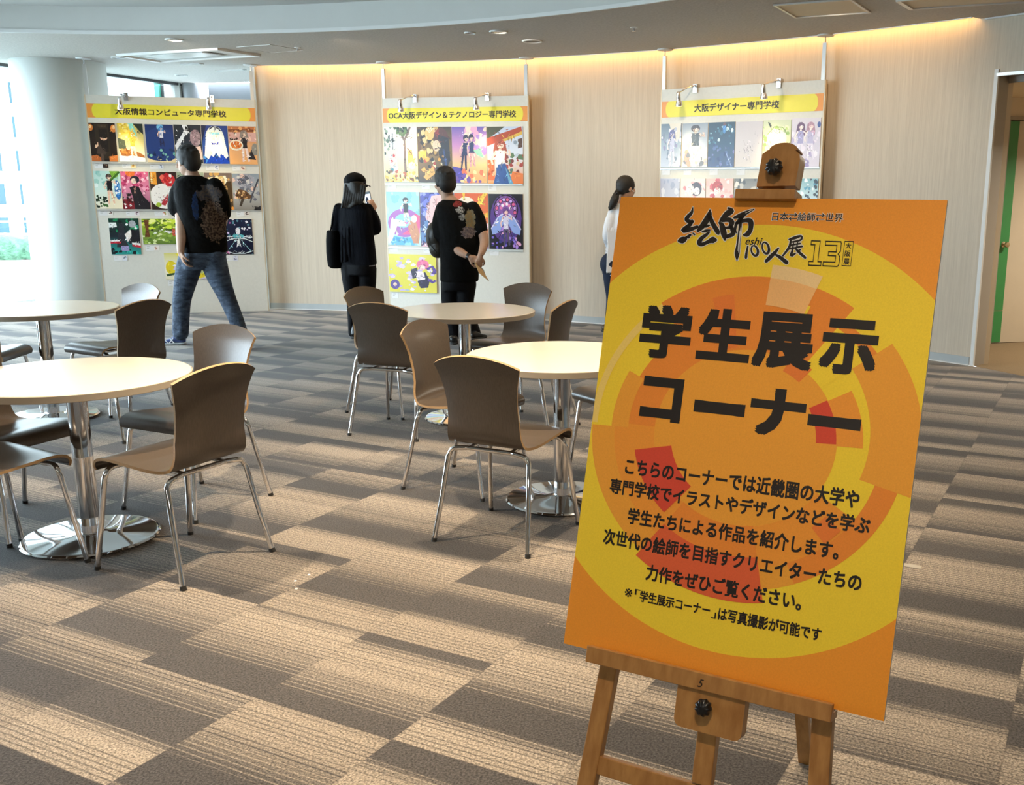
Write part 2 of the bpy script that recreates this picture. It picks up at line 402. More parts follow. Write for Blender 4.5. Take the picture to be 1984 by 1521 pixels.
JA = wp(A2)                                          # wall end at the corridor opening
winline = [(-9.3, -6.0), (-8.75, 3.0), (-8.2, 7.0), (-7.28, 11.74), (-7.10, 12.6), (-6.45, 13.15), (-5.99, 14.33)]
leftback = [(-5.70, 14.30), (-4.25, 13.86), (-4.25, wp(A0)[1])]
floor_loop = [(-9.3, -6), (5.8, -6)] + [wp(a) for a in arcs(A3, A0, 30)] + leftback[::-1] + winline[::-1][:-1]
flat('floor', [floor_loop], 0.0, M['carpet'])
# corridor floor, beyond the opening
flat('floor_corridor', [[wp(A2, WR+.002), wp(1.30, WR+.002), (7.6, 5.3), (7.6, 11.2), (3.0, 9.65), (3.0, 9.5)]], 0.001, M['corfloor'])
# ceiling ring with the step cut out of it
hl = [(-7.6, FC[1]+math.sqrt(FR**2-(FC[0]+7.6)**2))]
a0 = math.asin((-7.6-FC[0])/FR)
hole = [(FC[0]+FR*math.sin(a), FC[1]+FR*math.cos(a)) for a in arcs(a0, PI/2, 60)] + [(FC[0]+FR, -5.6), (-7.6, -5.6)]
gap = .13
cloop = ([(-9.3, -6), (5.8, -6)] + [wp(a) for a in arcs(A3, A1, 24)] + [wp(a, WR-gap) for a in arcs(A1, A0, 60)]
         + leftback[::-1] + winline[::-1][:-1])
flat('ceiling', [cloop, hole], ZC, M['ceiling'], up=False)
flat('ceiling_raised', [hole], ZR, M['raised'], up=False)
mb = MB()
for p, q in zip(hole, hole[1:]+hole[:1]): mb.quad([(p[0], p[1], ZC-.004), (q[0], q[1], ZC-.004), (q[0], q[1], ZR), (p[0], p[1], ZR)])
o = struct(mb.build('trim_1', M['fascia'])); smooth_mesh(o.data, 40)
mb = MB()                                            # pale metal bead along the foot of the step
R = []
for i, p in enumerate(hole[:61]):
    d = Vector((p[0]-FC[0], p[1]-FC[1], 0)).normalized()
    P = Vector((p[0], p[1], ZC)); R.append([P - d*.012 + Vector((0, 0, .018)), P - d*.012 - Vector((0, 0, .012)), P + d*.012 - Vector((0, 0, .012)), P + d*.012])
mb.rings(R, 0, True); struct(mb.build('trim_2', M['white'], smooth=30))
# papered curved wall, with the head over the corridor opening
mb = MB(); arcwall(mb, A0, A2, 0, 3.12, thick=.16, n=48); o = struct(mb.build('wall_back', M['wallpaper'])); smooth_mesh(o.data, 30)
mb = MB(); arcwall(mb, A2, A3, 2.43, 3.12, thick=.16, n=24); o = struct(mb.build('wall_over_opening', M['wallpaper'])); smooth_mesh(o.data, 30)
mb = MB(); arcwall(mb, 1.30, A3, 0, 2.43, thick=.16, n=8); o = struct(mb.build('wall_right_end', M['wallpaper'])); smooth_mesh(o.data, 30)
# cove recess: top closing strip and warm led strip
mb = MB()
for a, b in zip(arcs(A0, A1, 48), arcs(A0, A1, 48)[1:]):
    p, q, e, f = wp(a, WR-.5), wp(b, WR-.5), wp(b, WR), wp(a, WR)
    mb.quad([(p[0], p[1], 3.11), (q[0], q[1], 3.11), (e[0], e[1], 3.11), (f[0], f[1], 3.11)])
    p, q, e, f = wp(a, WR-.5), wp(b, WR-.5), wp(b, WR-.5), wp(a, WR-.5)
    mb.quad([(p[0], p[1], 2.885), (q[0], q[1], 2.885), (e[0], e[1], 3.11), (f[0], f[1], 3.11)])
for a in (A0, A1):
    p, q = wp(a, WR-.5), wp(a, WR); mb.quad([(p[0], p[1], 2.875), (q[0], q[1], 2.875), (q[0], q[1], 3.11), (p[0], p[1], 3.11)])
struct(mb.build('ceiling_cove', M['white']))
t = thing('cove_light', 'warm glowing light strip hidden in the cove above the papered wall', 'light', (*wp(.45), 2.9))
mb = MB(); I = []
for a in arcs(A0+.01, A1-.004, 60):
    P, Q = wp(a, WR-.105), wp(a, WR-.075); I.append([(P[0], P[1], 2.955), (Q[0], Q[1], 2.955), (Q[0], Q[1], 2.965), (P[0], P[1], 2.965)])
mb.rings(I, 0, True); mb.build('led_strip', M['coveled'], t, off=t.location)
mb = MB(); I = []
for a in arcs(A0+.01, A1-.004, 60):
    P, Q = wp(a, WR-.115), wp(a, WR-.065); I.append([(P[0], P[1], 2.966), (Q[0], Q[1], 2.966), (Q[0], Q[1], 2.985), (P[0], P[1], 2.985)])
mb.rings(I, 0, True); mb.build('channel', M['alu'], t, off=t.location)
# edge bead of the ring ceiling at the cove, end return
mb = MB(); I = []
for a in arcs(A0, A1, 60):
    P, Q = wp(a, WR-gap-.012), wp(a, WR-gap+.003); I.append([(P[0], P[1], ZC-.006), (Q[0], Q[1], ZC-.006), (Q[0], Q[1], ZC+.03), (P[0], P[1], ZC+.03)])
mb.rings(I, 0, True); struct(mb.build('trim_3', M['alu'], smooth=30))
mb = MB(); I = []
for a in arcs(A1+.004, A3, 24):
    P, Q = wp(a, WR-.014), wp(a, WR-.001); I.append([(P[0], P[1], ZC-.012), (Q[0], Q[1], ZC-.012), (Q[0], Q[1], ZC), (P[0], P[1], ZC)])
mb.rings(I, 0, True); struct(mb.build('trim_4', M['white'], smooth=30))
# baseboard
mb = MB(); I = []
for a in arcs(A0, A2-.003, 60):
    P, Q = wp(a, WR-.008), wp(a, WR-.0005); I.append([(P[0], P[1], 0.0), (Q[0], Q[1], 0), (Q[0], Q[1], .075), (P[0], P[1], .075)])
mb.rings(I, 0, True); struct(mb.build('baseboard_back', M['base'], smooth=30))
mb = MB(); I = []
for a in arcs(A0, A2-.003, 60):
    P, Q = wp(a, WR-.02), wp(a, WR-.008); I.append([(P[0], P[1], 0.0), (Q[0], Q[1], 0), (Q[0], Q[1], .008), (P[0], P[1], .008)])
mb.rings(I, 0, True); struct(mb.build('trim_5', M['white'], smooth=30))
# grey return of the papered wall at its left end, towards the window bay
mb = MB(); p = wp(A0); mb.box((p[0]-.02, p[1]-.02, 0), (p[0]+.005, 13.9, ZC)); struct(mb.build('wall_return', M['greywall']))
# corridor opening: white corner bead, grey jamb, head lining
def frame2(a):                                        # local axes of the wall circle: along, outwards
    return Vector((math.cos(a), -math.sin(a), 0)), Vector((math.sin(a), math.cos(a), 0))
al, ou = frame2(A2); P = Vector((*JA, 0))
mb = MB(); Mx = Matrix((( al.x, ou.x, 0, P.x), (al.y, ou.y, 0, P.y), (0, 0, 1, 0), (0, 0, 0, 1)))
mb.box((-.022, -.012, 0), (.012, .012, 2.46), M=Mx); struct(mb.build('trim_6', M['white']))
mb = MB(); mb.box((-.01, .012, 0), (.012, .17, 2.43), M=Mx); struct(mb.build('wall_jamb', M['reveal']))
mb = MB()
I = []
for a in arcs(A2, 1.30, 20):
    P_, Q = wp(a, WR-.012), wp(a, WR+.02); I.append([(P_[0], P_[1], 2.405), (Q[0], Q[1], 2.405), (Q[0], Q[1], 2.43), (P_[0], P_[1], 2.43)])
mb.rings(I, 0, True); struct(mb.build('trim_7', M['alu'], smooth=30))
flat('ceiling_corridor', [[wp(A2, WR+.16), wp(1.30, WR+.16), (7.6, 5.3), (7.6, 11.2), (3.0, 9.65), (3.0, 9.5)]], 2.36, M['corwall'], up=False)
mb = MB()
for a, b in zip(arcs(A2, 1.30, 20), arcs(A2, 1.30, 20)[1:]):
    p, q = wp(a, WR+.16), wp(b, WR+.16); mb.quad([(p[0], p[1], 2.36), (q[0], q[1], 2.36), (q[0], q[1], 2.44), (p[0], p[1], 2.44)])
struct(mb.build('wall_head', M['reveal']))
# corridor back wall with the door
cb = Vector((3.60, 9.79, 0)); cd = (Vector((4.30, 9.99, 0))-cb).normalized(); cn = Vector((cd.y, -cd.x, 0))   # cn looks back at the hall
def cw(u, d, z): return cb + cd*u + cn*d + Vector((0, 0, z))
CWM = Matrix(((cd.x, cn.x, 0, cb.x), (cd.y, cn.y, 0, cb.y), (0, 0, 1, 0), (0, 0, 0, 1)))
DU = .145                                             # door frame starts here
mb = MB(); mb.box((-.7, -.12, 0), (DU, 0, 2.4), M=CWM); mb.box((DU+1.02, -.12, 0), (4.0, 0, 2.4), M=CWM); mb.box((DU, -.12, 2.19), (DU+1.02, 0, 2.4), M=CWM)
struct(mb.build('wall_corridor', M['corwall']))
mb = MB(); mb.box((-.7, 0, 0), (DU, .01, .075), M=CWM); struct(mb.build('baseboard_corridor', M['darkbase']))
d = MB(); d.box((DU+.05, -.06, .006), (DU+.97, -.02, 2.15), M=CWM); door = struct(d.build('door_1', M['door']))
f = MB(); f.box((DU, -.08, 0), (DU+.045, .02, 2.19), M=CWM); f.box((DU+.975, -.08, 0), (DU+1.02, .02, 2.19), M=CWM); f.box((DU, -.08, 2.155), (DU+1.02, .02, 2.19), M=CWM)
f.build('door_frame', M['doorframe'], door)
g = MB(); g.box((DU+.055, -.02, .33), (DU+.175, -.0165, 2.148), M=CWM); g.build('green_stripe', M['green'], door)
g = MB(); g.box((DU+.055, -.02, .01), (DU+.175, -.0160, .325), M=CWM); g.build('kick_plate', M['green'], door)
k = MB(); KM = CWM @ Matrix.Translation((DU+.115, -.02, .98)) @ Matrix.Rotation(-PI/2, 4, 'X')
k.lathe([(.0, 0), (.028, 0), (.028, .006), (.010, .010), (.010, .035), (.026, .045), (.030, .058), (.024, .070), (.0, .074)], 20, M=KM)
k.build('door_knob', M['brass'], door, smooth=50)
mb = MB(); mb.box((7.5, 5.3, 0), (7.6, 11.2, 2.5)); struct(mb.build('wall_corridor_end', M['corwall']))
mb = MB(); wallbox(mb, wp(A2, WR+.14), cw(-.7, 0, 0).xy, 0, 2.5, 0, .08); struct(mb.build('wall_corridor_left', M['corwall']))
mb = MB(); wallbox(mb, wp(1.30, WR), (7.6, 5.4), 0, 2.5, -.08, 0); struct(mb.build('wall_corridor_right', M['corwall']))
mb = MB(); mb.box((-.8, -.30, 0), (4.2, -.14, 2.5), M=CWM); struct(mb.build('door_leak_backing', M['darkbase']))  # unseen dark backing, added to stop sky light leaking round the door
lamp('corridor_fill_light', 'AREA', (5.0, 8.6, 2.33), 150, (1.0, .90, .74), (5.6, 8.2, 0), shape='SQUARE', size=.5)  # unseen area light added to lift the closed corridor
# walls out of the picture that close the hall
mb = MB(); mb.box((5.72, -6, 0), (5.82, 2.6, 3.2)); struct(mb.build('wall_right', M['greywall']))
mb = MB(); mb.box((-9.4, -6.1, 0), (5.82, -6.0, 3.2)); struct(mb.build('wall_rear', M['corwall']))
# ------------------------------------------------------------------ window bay on the left
for i, (p, q) in enumerate(zip(winline, winline[1:])):
    if i < 1:
        mb = MB(); wallbox(mb, p, q, 0, ZC, -.06, .06); struct(mb.build(('wall_left_rear', 'wall_left_side')[i], M['corwall'])); continue
    mb = MB(); wallbox(mb, p, q, 0, .11, -.06, .06); w = struct(mb.build('window_%d' % (i+1), M['alu']))
    mb = MB(); wallbox(mb, p, q, 2.835, ZC, -.05, .05); mb.build('window_head', M['darkalu'], w)
    mb = MB(); Mx, l = wallbox(mb, p, q, .11, 2.835, -.005, .005); mb.build('window_pane', M['glass'], w)
pc = (-6.43, 12.08)
mb = MB(); mb.lathe([(.50, 0), (.50, ZC)], 72, c=(pc[0], pc[1], 0)); struct(mb.build('pillar', M['pillar'], smooth=40))
# behind the first display: green post, white frame, grey pier, steel column, grey wall
P5 = at(306, 160, 14.33); 
def post(name, x, y, r, mat, z1=ZC):
    mb = MB(); mb.box((x-r, y-r, 0), (x+r, y+r, z1)); return struct(mb.build(name, mat))
def pix_post(name, px0, px1, Y, dep, mat):
    a, b = at(px0, 165, Y), at(px1, 165, Y); mb = MB(); mb.box((a.x, Y, 0), (b.x, Y+dep, ZC)); return struct(mb.build(name, mat))
pix_post('trim_8', 298, 307, 14.28, .06, M['greenframe'])
pix_post('trim_9', 307, 317, 14.36, .05, M['darkalu'])
pix_post('trim_10', 317, 330, 14.30, .05, M['white'])
pix_post('wall_pier', 330, 347, 14.26, .3, M['greycol'])
c0 = at(362, 165, 14.25); mb = MB(); mb.lathe([(.115, 0), (.115, ZC)], 40, c=(c0.x, 14.38, 0)); struct(mb.build('column', M['columnpaint'], smooth=40))
mb = MB(); wallbox(mb, (-5.62, 14.42), (-4.2, 13.95), 0, ZC, -.1, 0); struct(mb.build('wall_bay', M['baywall']))
# ------------------------------------------------------------------ outside the window
mb = MB(); ground = flat('terrace', [[(-60, 2), (-9.4, 2), (-7.3, 12), (-4, 40), (-60, 40)]], -.35, M['terrace'])
hd = thing('terrace_hedge', 'blue-green clipped hedge in a planter outside the left window', 'hedge', (-13.6, 22.4, -.35))
mb = MB(); hp = [Vector((-19, 20.4, 0)), Vector((-11.2, 24.0, 0))]; dirh = (hp[1]-hp[0]).normalized(); nh = Vector((dirh.y, -dirh.x, 0))
random.seed(3); R = []
for i in range(61):
    c = hp[0].lerp(hp[1], i/60); q = []
    for (o_, z) in ((-.4, .15), (-.45, .5), (-.38, .72), (0, .78), (.38, .72), (.45, .5), (.4, .15)):
        q.append(c + nh*(o_+random.uniform(-.06, .06)) + Vector((0, 0, -.35+z+random.uniform(-.07, .07))))
    R.append(q)
mb.rings(R, 0, True); mb.build('foliage', M['hedge'], hd, smooth=180, off=hd.location)
mb = MB(); wallbox(mb, hp[0][:2], hp[1][:2], -.35, -.16, -.5, .5); mb.build('planter', M['concrete'], hd, off=hd.location)
rl = thing('terrace_railing', 'pale glass railing standing behind the hedge outside', 'railing', (-14.5, 23.4, -.35))
mb = MB(); Mx, l = wallbox(mb, (-20, 21.6), (-11.5, 25.4), -.35, .62, -.01, .01); mb.build('glass_panel', M['glass'], rl, off=rl.location)
mb = MB(); wallbox(mb, (-20, 21.6), (-11.5, 25.4), .62, .66, -.03, .03); mb.build('handrail', M['alu'], rl, off=rl.location)
# white building across the street, window rows recessed in it
bl = thing('office_building', 'white many-storey building seen through the left window, bleached by daylight', 'building', (-58, 92, -20))
bd = Vector((.93, .36, 0)).normalized(); bo = Vector((-75, 84, 0)); bn = Vector((bd.y, -bd.x, 0))
BM_ = Matrix(((bd.x, bn.x, 0, bo.x), (bd.y, bn.y, 0, bo.y), (0, 0, 1, 0), (0, 0, 0, 1)))
mb = MB(); mb.box((-10, -14, -20), (40, 0, 34), M=BM_); mb.build('wall', M['concrete'], bl, off=bl.location)
for fl in range(-3, 6):
    z = fl*2.95 - .35
    mb = MB(); mb.box((-10, 0, z+2.15), (40, .35, z+2.9), M=BM_); mb.build('spandrel', M['concrete'], bl, off=bl.location)
    for k in range(9):
        u = k*3.1 - 2; mb = MB(); mb.box((u, -.02, z+.2), (u+1.9, .03, z+2.0), M=BM_); mb.build('window', M['facwin'], bl, off=bl.location)
# ------------------------------------------------------------------ round tables
def make_table(first=[None]):
    t = thing('round_table', '', 'table')
    R0 = .452
    mb = MB(); mb.lathe([(0, .6795), (R0-.002, .6795), (R0-.002, .7070), (R0-.006, .7095), (0, .7100)], 96); mb.build('tabletop', M['tabletop'], t, smooth=30)
    mb = MB()
    P = [(R0-.0015, .678), (R0+.0015, .680), (R0+.0015, .7055), (R0-.0015, .7075)]
    R = [[Vector((r*math.cos(2*PI*k/96), r*math.sin(2*PI*k/96), z)) for k in range(96)] for r, z in P]
    mb.rings(R, 0, False); mb.build('edge_band', M['tableedge'], t, smooth=50)
    mb = MB(); mb.lathe([(.040, .018), (.040, .36), (.0405, .362), (.040, .364), (.040, .668)], 40); mb.build('pedestal', M['chrome'], t, smooth=30)
    mb = MB(); mb.lathe([(0, .664), (.105, .664), (.11, .670), (.11, .6795), (0, .6795)], 40); mb.build('top_plate', M['black'], t, smooth=30)
    mb = MB(); mb.lathe([(0, 0), (.262, 0), (.270, .004), (.272, .009), (.266, .015), (.256, .017), (.075, .021), (.062, .027), (.043, .030), (0, .030)], 80)
    mb.build('base_plate', M['chrome'], t, smooth=25)
    return t
tb = make_table()
tables = [((-2.215, 4.03), 'white round table in the front left corner with chrome pedestal on a mirror base'),
          ((-.232, 4.62), 'white round table whose right part is hidden by the yellow easel sign'),
          ((-.945, 6.37), 'white round table behind, in front of the man with hands behind his back'),
          ((-3.635, 6.32), 'white round table at the back left before the pillar')]
for i, (p, lab) in enumerate(tables):
    o = tb if i == 0 else copy_tree(tb)
    o.location = (*p, 0); o['label'] = lab; o['group'] = 'white round tables'

# ------------------------------------------------------------------ bentwood chairs
# side profile (forward y, height z, half width) from front lip over the seat to the top of the back
PROF = [(.222, .398, .196), (.226, .420, .200), (.205, .441, .203), (.15, .449, .204), (.05, .440, .202), (-.05, .430, .198), (-.115, .428, .190),
        (-.163, .440, .182), (-.188, .478, .175), (-.199, .54, .168), (-.209, .61, .166), (-.222, .68, .173), (-.238, .745, .190), (-.256, .79, .206), (-.270, .822, .219)]
def shell_pt(s, x):
    """s 0..1 along the profile, x -1..1 across"""
    n = len(SP)-1; s2 = s
    if s > .62: s2 = s - (s-.62)/.38*.062*x*x
    i = min(int(s2*n), n-1); f = s2*n-i; p = SP[i].lerp(SP[i+1], f)
    y, z, w = p.x, p.y, p.z
    bend = .018*x*x*min(1, max(0, (s-.5)/.15))            # back wraps round the sitter
    dish = -.006*(1-x*x)*max(0, 1-abs(s-.27)/.2)
    return Vector((w*x, y+bend, z+dish))
SP = []
_c = catmull(PROF, 8); _L = [0]
for a, b in zip(_c, _c[1:]): _L.append(_L[-1]+(Vector(b[:2])-Vector(a[:2])).length)
for i in range(161):
    d = _L[-1]*i/160; k = max(j for j in range(len(_L)) if _L[j] <= d+1e-9); k = min(k, len(_L)-2)
    SP.append(_c[k].lerp(_c[k+1], (d-_L[k])/max(1e-9, _L[k+1]-_L[k])))
SPLIT = .50
def shell(s0, s1, ns, nx=14, th=.011):
    mb = MB(); top = []; bot = []
    S = [s0+(s1-s0)*i/ns for i in range(ns+1)]; X = [-1+2*j/nx for j in range(nx+1)]
    for s in S:
        a = []; b = []
        for x in X:
            p = shell_pt(s, x); e = .004
            ds = shell_pt(min(1, s+e), x)-shell_pt(max(0, s-e), x); dx = shell_pt(s, min(1, x+.02))-shell_pt(s, max(-1, x-.02))
            n = dx.cross(ds).normalized(); a.append(p+n*th/2); b.append(p-n*th/2)
        top.append(mb.pts(a)); bot.append(mb.pts(b))
    for i in range(ns):
        for j in range(nx):
            mb.face((top[i][j], top[i][j+1], top[i+1][j+1], top[i+1][j])); mb.face((bot[i][j], bot[i+1][j], bot[i+1][j+1], bot[i][j+1]))
        for j in (0, nx): mb.face((top[i][j], top[i+1][j], bot[i+1][j], bot[i][j]) if j == 0 else (top[i][j], bot[i][j], bot[i+1][j], top[i+1][j]), 1)
    for i, m_ in ((0, 1 if s0 == 0 else 0), (ns, 1 if s1 == 1 else 0)):
        for j in range(nx): mb.face((top[i][j], top[i][j+1], bot[i][j+1], bot[i][j]) if i else (top[i][j], bot[i][j], bot[i][j+1], top[i][j+1]), m_)
    return mb
def make_chair():
    t = thing('bentwood_chair', '', 'chair')
    shell(0, SPLIT, 44).build('seat', [M['laminate'], M['plyedge']], t, smooth=40)
    shell(SPLIT, 1, 44).build('backrest', [M['laminate'], M['plyedge']], t, smooth=40)
    for sx in (-1, 1):
        for fy in (1, -1):
            fx, fyy = .228*sx, .232*fy
            tx, ty = .192*sx, (.178 if fy > 0 else -.150)
            zt = .405 if fy > 0 else .398
            P = [(fx, fyy, .006), (fx+(tx-fx)*.5, fyy+(ty-fyy)*.5, .006+(zt-.035)*.5), (fx+(tx-fx)*.93, fyy+(ty-fyy)*.93, zt-.035)]
            for q in range(1, 6):
                a = q/6*PI/2; P.append((tx-sx*(.038*(1-math.cos(a))), ty, zt-.035+.038*math.sin(a)))
            P += [(tx-sx*.045, ty, zt+.004), (sx*.11, ty-.012*fy, zt+.006)]
            mb = MB(); mb.tube(P, .0108, 12); lg = mb.build('leg', M['chrome'], t, smooth=60)
            mb = MB(); d = (Vector(P[1])-Vector(P[0])).normalized(); p0 = Vector(P[0])-d*.006
            mb.tube([p0, p0+d*.016], .0122, 12); mb.build('foot_cap', M['capgrey'], lg, smooth=60)
    mb = MB()
    for y, z in ((.166, .411), (-.138, .404)): mb.tube([(-.112, y, z), (0, y, z), (.112, y, z)], .0100, 10)
    for sx in (-1, 1): mb.tube([(sx*.10, .166, .412), (sx*.10, .02, .414), (sx*.10, -.138, .405)], .009, 10)
    mb.build('seat_frame', M['chrome'], t, smooth=60)
    return t
ch = make_chair()
# centre of the four feet and the direction the sitter faces, each with its own label
def face(dx, dy): return math.atan2(-dx, dy)
chairs = [
 ((-1.70, 3.775), (-.905, .425), 'nearest dark wood chair at the front left table, its back to us'),
 ((-1.96, 4.53), (-.42, -.907), 'wood chair with pale blue sheen, facing the camera from beyond the front left table'),
 ((-2.63, 4.20), (.937, -.35), 'wood chair at the left picture edge tucked under the front left table'),
 ((-2.40, 3.66), (.50, .866), 'wood chair cut off by the left edge below the front left table'),
 ((-2.965, 5.93), (-.915, .40), 'dark wood chair back showing just above the far rim of the front left table'),
 ((-3.33, 6.60), (-.49, -.87), 'pale blue-grey lit chair behind the dark chair, beside the walking man'),
 ((-4.02, 6.25), (.94, .10), 'dark chair seat at the left edge under the back left table'),
 ((-1.46, 6.60), (.90, -.437), 'brown chair back farthest left at the middle table, below the woman with the cap'),
 ((-1.30, 6.02), (.30, .954), 'slate-dark chair seen from behind at the near left of the middle table'),
 ((-.73, 4.88), (.91, -.415), 'brown chair turned right between the slate chair and the nearest middle chair'),
 ((-.445, 4.135), (.413, .911), 'dark wood chair nearest in the middle, its back to the camera beside the sign'),
 ((-.70, 6.86), (-.45, -.893), 'pale lilac-grey lit chair facing the camera at the right of the middle table'),
 ((-.50, 6.06), (-.94, .34), 'narrow dark chair back rising beyond the table that the sign hides'),
 ((.10, 5.10), (-.80, -.60), 'wood chair half hidden by the sign, only its seat front and legs in view'),
]
for i, (p, d, lab) in enumerate(chairs):
    o = ch if i == 0 else copy_tree(ch)
    o.location = (*p, 0); o.rotation_euler = (0, 0, face(*d)); o['label'] = lab; o['group'] = 'bentwood chairs round the tables'
# ------------------------------------------------------------------ flat lettering
def text_tris(body, offset=0.0, spacing=1.0, shear=0.0):
    cu = bpy.data.curves.new('lettering', 'FONT'); cu.body = body; cu.offset = offset; cu.resolution_u = 3; cu.space_character = spacing; cu.shear = shear
    ob = bpy.data.objects.new('lettering', cu); COL.objects.link(ob)
    bpy.context.view_layer.update()
    me = bpy.data.meshes.new_from_object(ob.evaluated_get(bpy.context.evaluated_depsgraph_get()))
    V = [(v.co.x, v.co.y) for v in me.vertices]; Fc = [tuple(p.vertices) for p in me.polygons]
    bpy.data.objects.remove(ob); bpy.data.meshes.remove(me); bpy.data.curves.remove(cu)
    return V, Fc
def add_text(mb, body, box, fn, d, bold=0.0, spacing=1.0, shear=0.0, mat=0):
    """text stretched to box (x0, y0, x1, y1), y up; fn(x, y, d) -> point; bold widens every stroke by that share of the letter size"""
    V, Fc = text_tris(body, 0.0, spacing, shear)
    x0 = min(v[0] for v in V)-bold; x1 = max(v[0] for v in V)+bold; y0 = min(v[1] for v in V)-bold; y1 = max(v[1] for v in V)+bold
    a, b, c, e = box; cop = [(0.0, 0.0)]
    if bold > 0:
        cop += [(bold*i, bold*j) for i in (-1, 0, 1) for j in (-1, 0, 1) if i or j]
        if bold >= .03: cop += [(bold*.5*i, bold*.5*j) for i in (-1, 1) for j in (-1, 1)]
    for q, (ox, oy) in enumerate(cop):
        I = mb.pts([fn(a+(x+ox-x0)/(x1-x0)*(c-a), b+(y+oy-y0)/(y1-y0)*(e-b), d+q*1e-6) for x, y in V])
        for f in Fc: mb.face([I[k] for k in f], mat)

# ------------------------------------------------------------------ easel sign
KS = .99
def _sc(p): return EYE + (Vector(p)-EYE)*KS
TL = _sc((.0170, 1.9417, 1.4552)); TR = _sc((.5500, 1.6660, 1.4552)); BL = _sc((-.0920, 1.7470, .6280))
BU = (TR-TL); BW = BU.length; BU.normalize()
BVd = (BL-TL); BVd = (BVd - BU*BVd.dot(BU)); BH = BVd.length; BVd.normalize()
BN = BVd.cross(BU).normalized()
if BN.dot(EYE-TL) < 0: BN = -BN
def bp(s, t, d=0.0): return TL + BU*s + BVd*t + BN*d            # metres right of / below the top left corner, d towards the viewer
def bpix(x, y, d=0.0):                                           # pixel -> (s, t) on the plane d in front of the sign
    r = ray(x, y); o = TL + BN*d; k = (o-EYE).dot(BN)/r.dot(BN); p = EYE + r*k - o
    return p.dot(BU), p.dot(BVd)
sign = thing('sign_board', 'large yellow and orange sign with black Japanese lettering standing on the wooden easel', 'sign', bp(BW/2, BH, 0))
SO = sign.location
mb = MB()
I0 = [bp(0, 0, -.0003), bp(BW, 0, -.0003), bp(BW, BH, -.0003), bp(0, BH, -.0003)]; I1 = [p - BN*.007 for p in I0]
mb.rings([I0, I1], 0, True); mb.build('foam_core', M['foam'], sign, off=SO)
def uvp(u, v, d=0): return bp(u*BW, v*BH, d)
mb = MB(); K = [.0002]
C_ = {k: lin(v) for k, v in dict(o='#f09a30', y='#f3d237', a='#eda338', d='#ea8c34', r='#d44a34', q='#de6238', p='#f0cf96', l='#f0d070', b='#ee9a36', x='#e77e36').items()}
def lay(): K[0] += .00002; return K[0]
def poly_uv(P, c):
    d = lay(); tri = tessellate_polygon([[Vector((u, v, 0)) for u, v in P]]); I = mb.pts([uvp(u, v, d) for u, v in P])
    for t in tri: mb.face([I[k] for k in t], 0, c)
def clipbox(P):
    for ax, lim, sg in ((0, 0, 1), (0, 1, -1), (1, 0, 1), (1, 1, -1)):
        Q = []
        for a, b in zip(P, P[1:]+P[:1]):
            fa, fb = sg*(a[ax]-lim) >= 0, sg*(b[ax]-lim) >= 0
            if fa: Q.append(a)
            if fa != fb:
                t = (lim-a[ax])/(b[ax]-a[ax]); Q.append((a[0]+(b[0]-a[0])*t, a[1]+(b[1]-a[1])*t))
        P = Q
    return P
def sector(r0, r1, a0, a1, c, r0b=None, r1b=None):
    n = max(4, int(abs(a1-a0)/3)); out = []; inn = []
    for i in range(n+1):
        f = i/n; a = math.radians(a0+(a1-a0)*f)
        for lst, ra, rb in ((out, r1, r1b), (inn, r0, r0b)):
            r = ra + ((rb if rb is not None else ra)-ra)*f
            lst.append((.5+r*math.cos(a), .5-r*math.sin(a)/1.548))
    P = out + (inn[::-1] if r0 > 0 else [(.5, .5)])
    if r0 == 0 and abs(a1-a0) >= 359: P = out[:-1]
    poly_uv(clipbox(P), c)
poly_uv([(0, 0), (1, 0), (1, 1), (0, 1)], C_['o'])
sector(0, .688, 0, 360, C_['y'])
sector(0, .52, 57, 127, C_['d'])
sector(0, .39, 127, 182, C_['d'])
sector(0, .497, 182, 236, C_['a'])
sector(0, .418, 180, 236, C_['b'])
sector(0, .485, 236, 347, C_['a'], r1b=.47)
sector(0, .52, 264, 284, C_['a'])
sector(.28, .412, -29, -13, C_['y']); sector(.28, .41, -32, 35, C_['y'])
sector(.41, .475, -64, -13, C_['d'])
sector(.28, .41, -76, -30, C_['b'])
sector(.365, .512, -13, 40, C_['a'], r0b=.389, r1b=.522)
sector(.444, .473, 40, 57, C_['d']); sector(.28, .444, 40, 57, C_['y'])
sector(.372, .43, 155.5, 182, C_['a'])
sector(.49, .515, 127, 181, C_['l'], r1b=.502, r0b=.480)
sector(0, .282, 0, 360, C_['a'])
sector(.28, .40, 236, 284, C_['d'])
sector(.245, .30, 52, 66, C_['x']); sector(.29, .465, 99.8, 108.3, C_['x'])
sector(.43, .560, 71, 87, C_['p']); sector(.43, .461, 70, 76, C_['y'])
sector(.43, .517, 71, 87, lin('#f2ba78'))
sector(.222, .28, 3, 31.5, C_['r']); sector(.28, .355, 2, 31, C_['b'])
sector(.226, .350, 194, 232, C_['r'])
sector(.378, .520, 236, 284, C_['q']); sector(.344, .404, -46, -37, C_['x'])
mb.build('printed_face', M['boardprint'], sign, off=SO)
def tbox(u0, v0, u1, v1): return (u0, -v1, u1, -v0)
def tfn(x, y, d): return uvp(x, -y, d)
D = K[0] + .00006
def line(name, items, d=D, mat='ink'):
    mb = MB()
    for it in items: add_text(mb, it[0], tbox(*it[1]), tfn, d, it[2], 1.0, it[3] if len(it) > 3 else 0.0)
    return mb.build(name, M[mat], sign, off=SO)
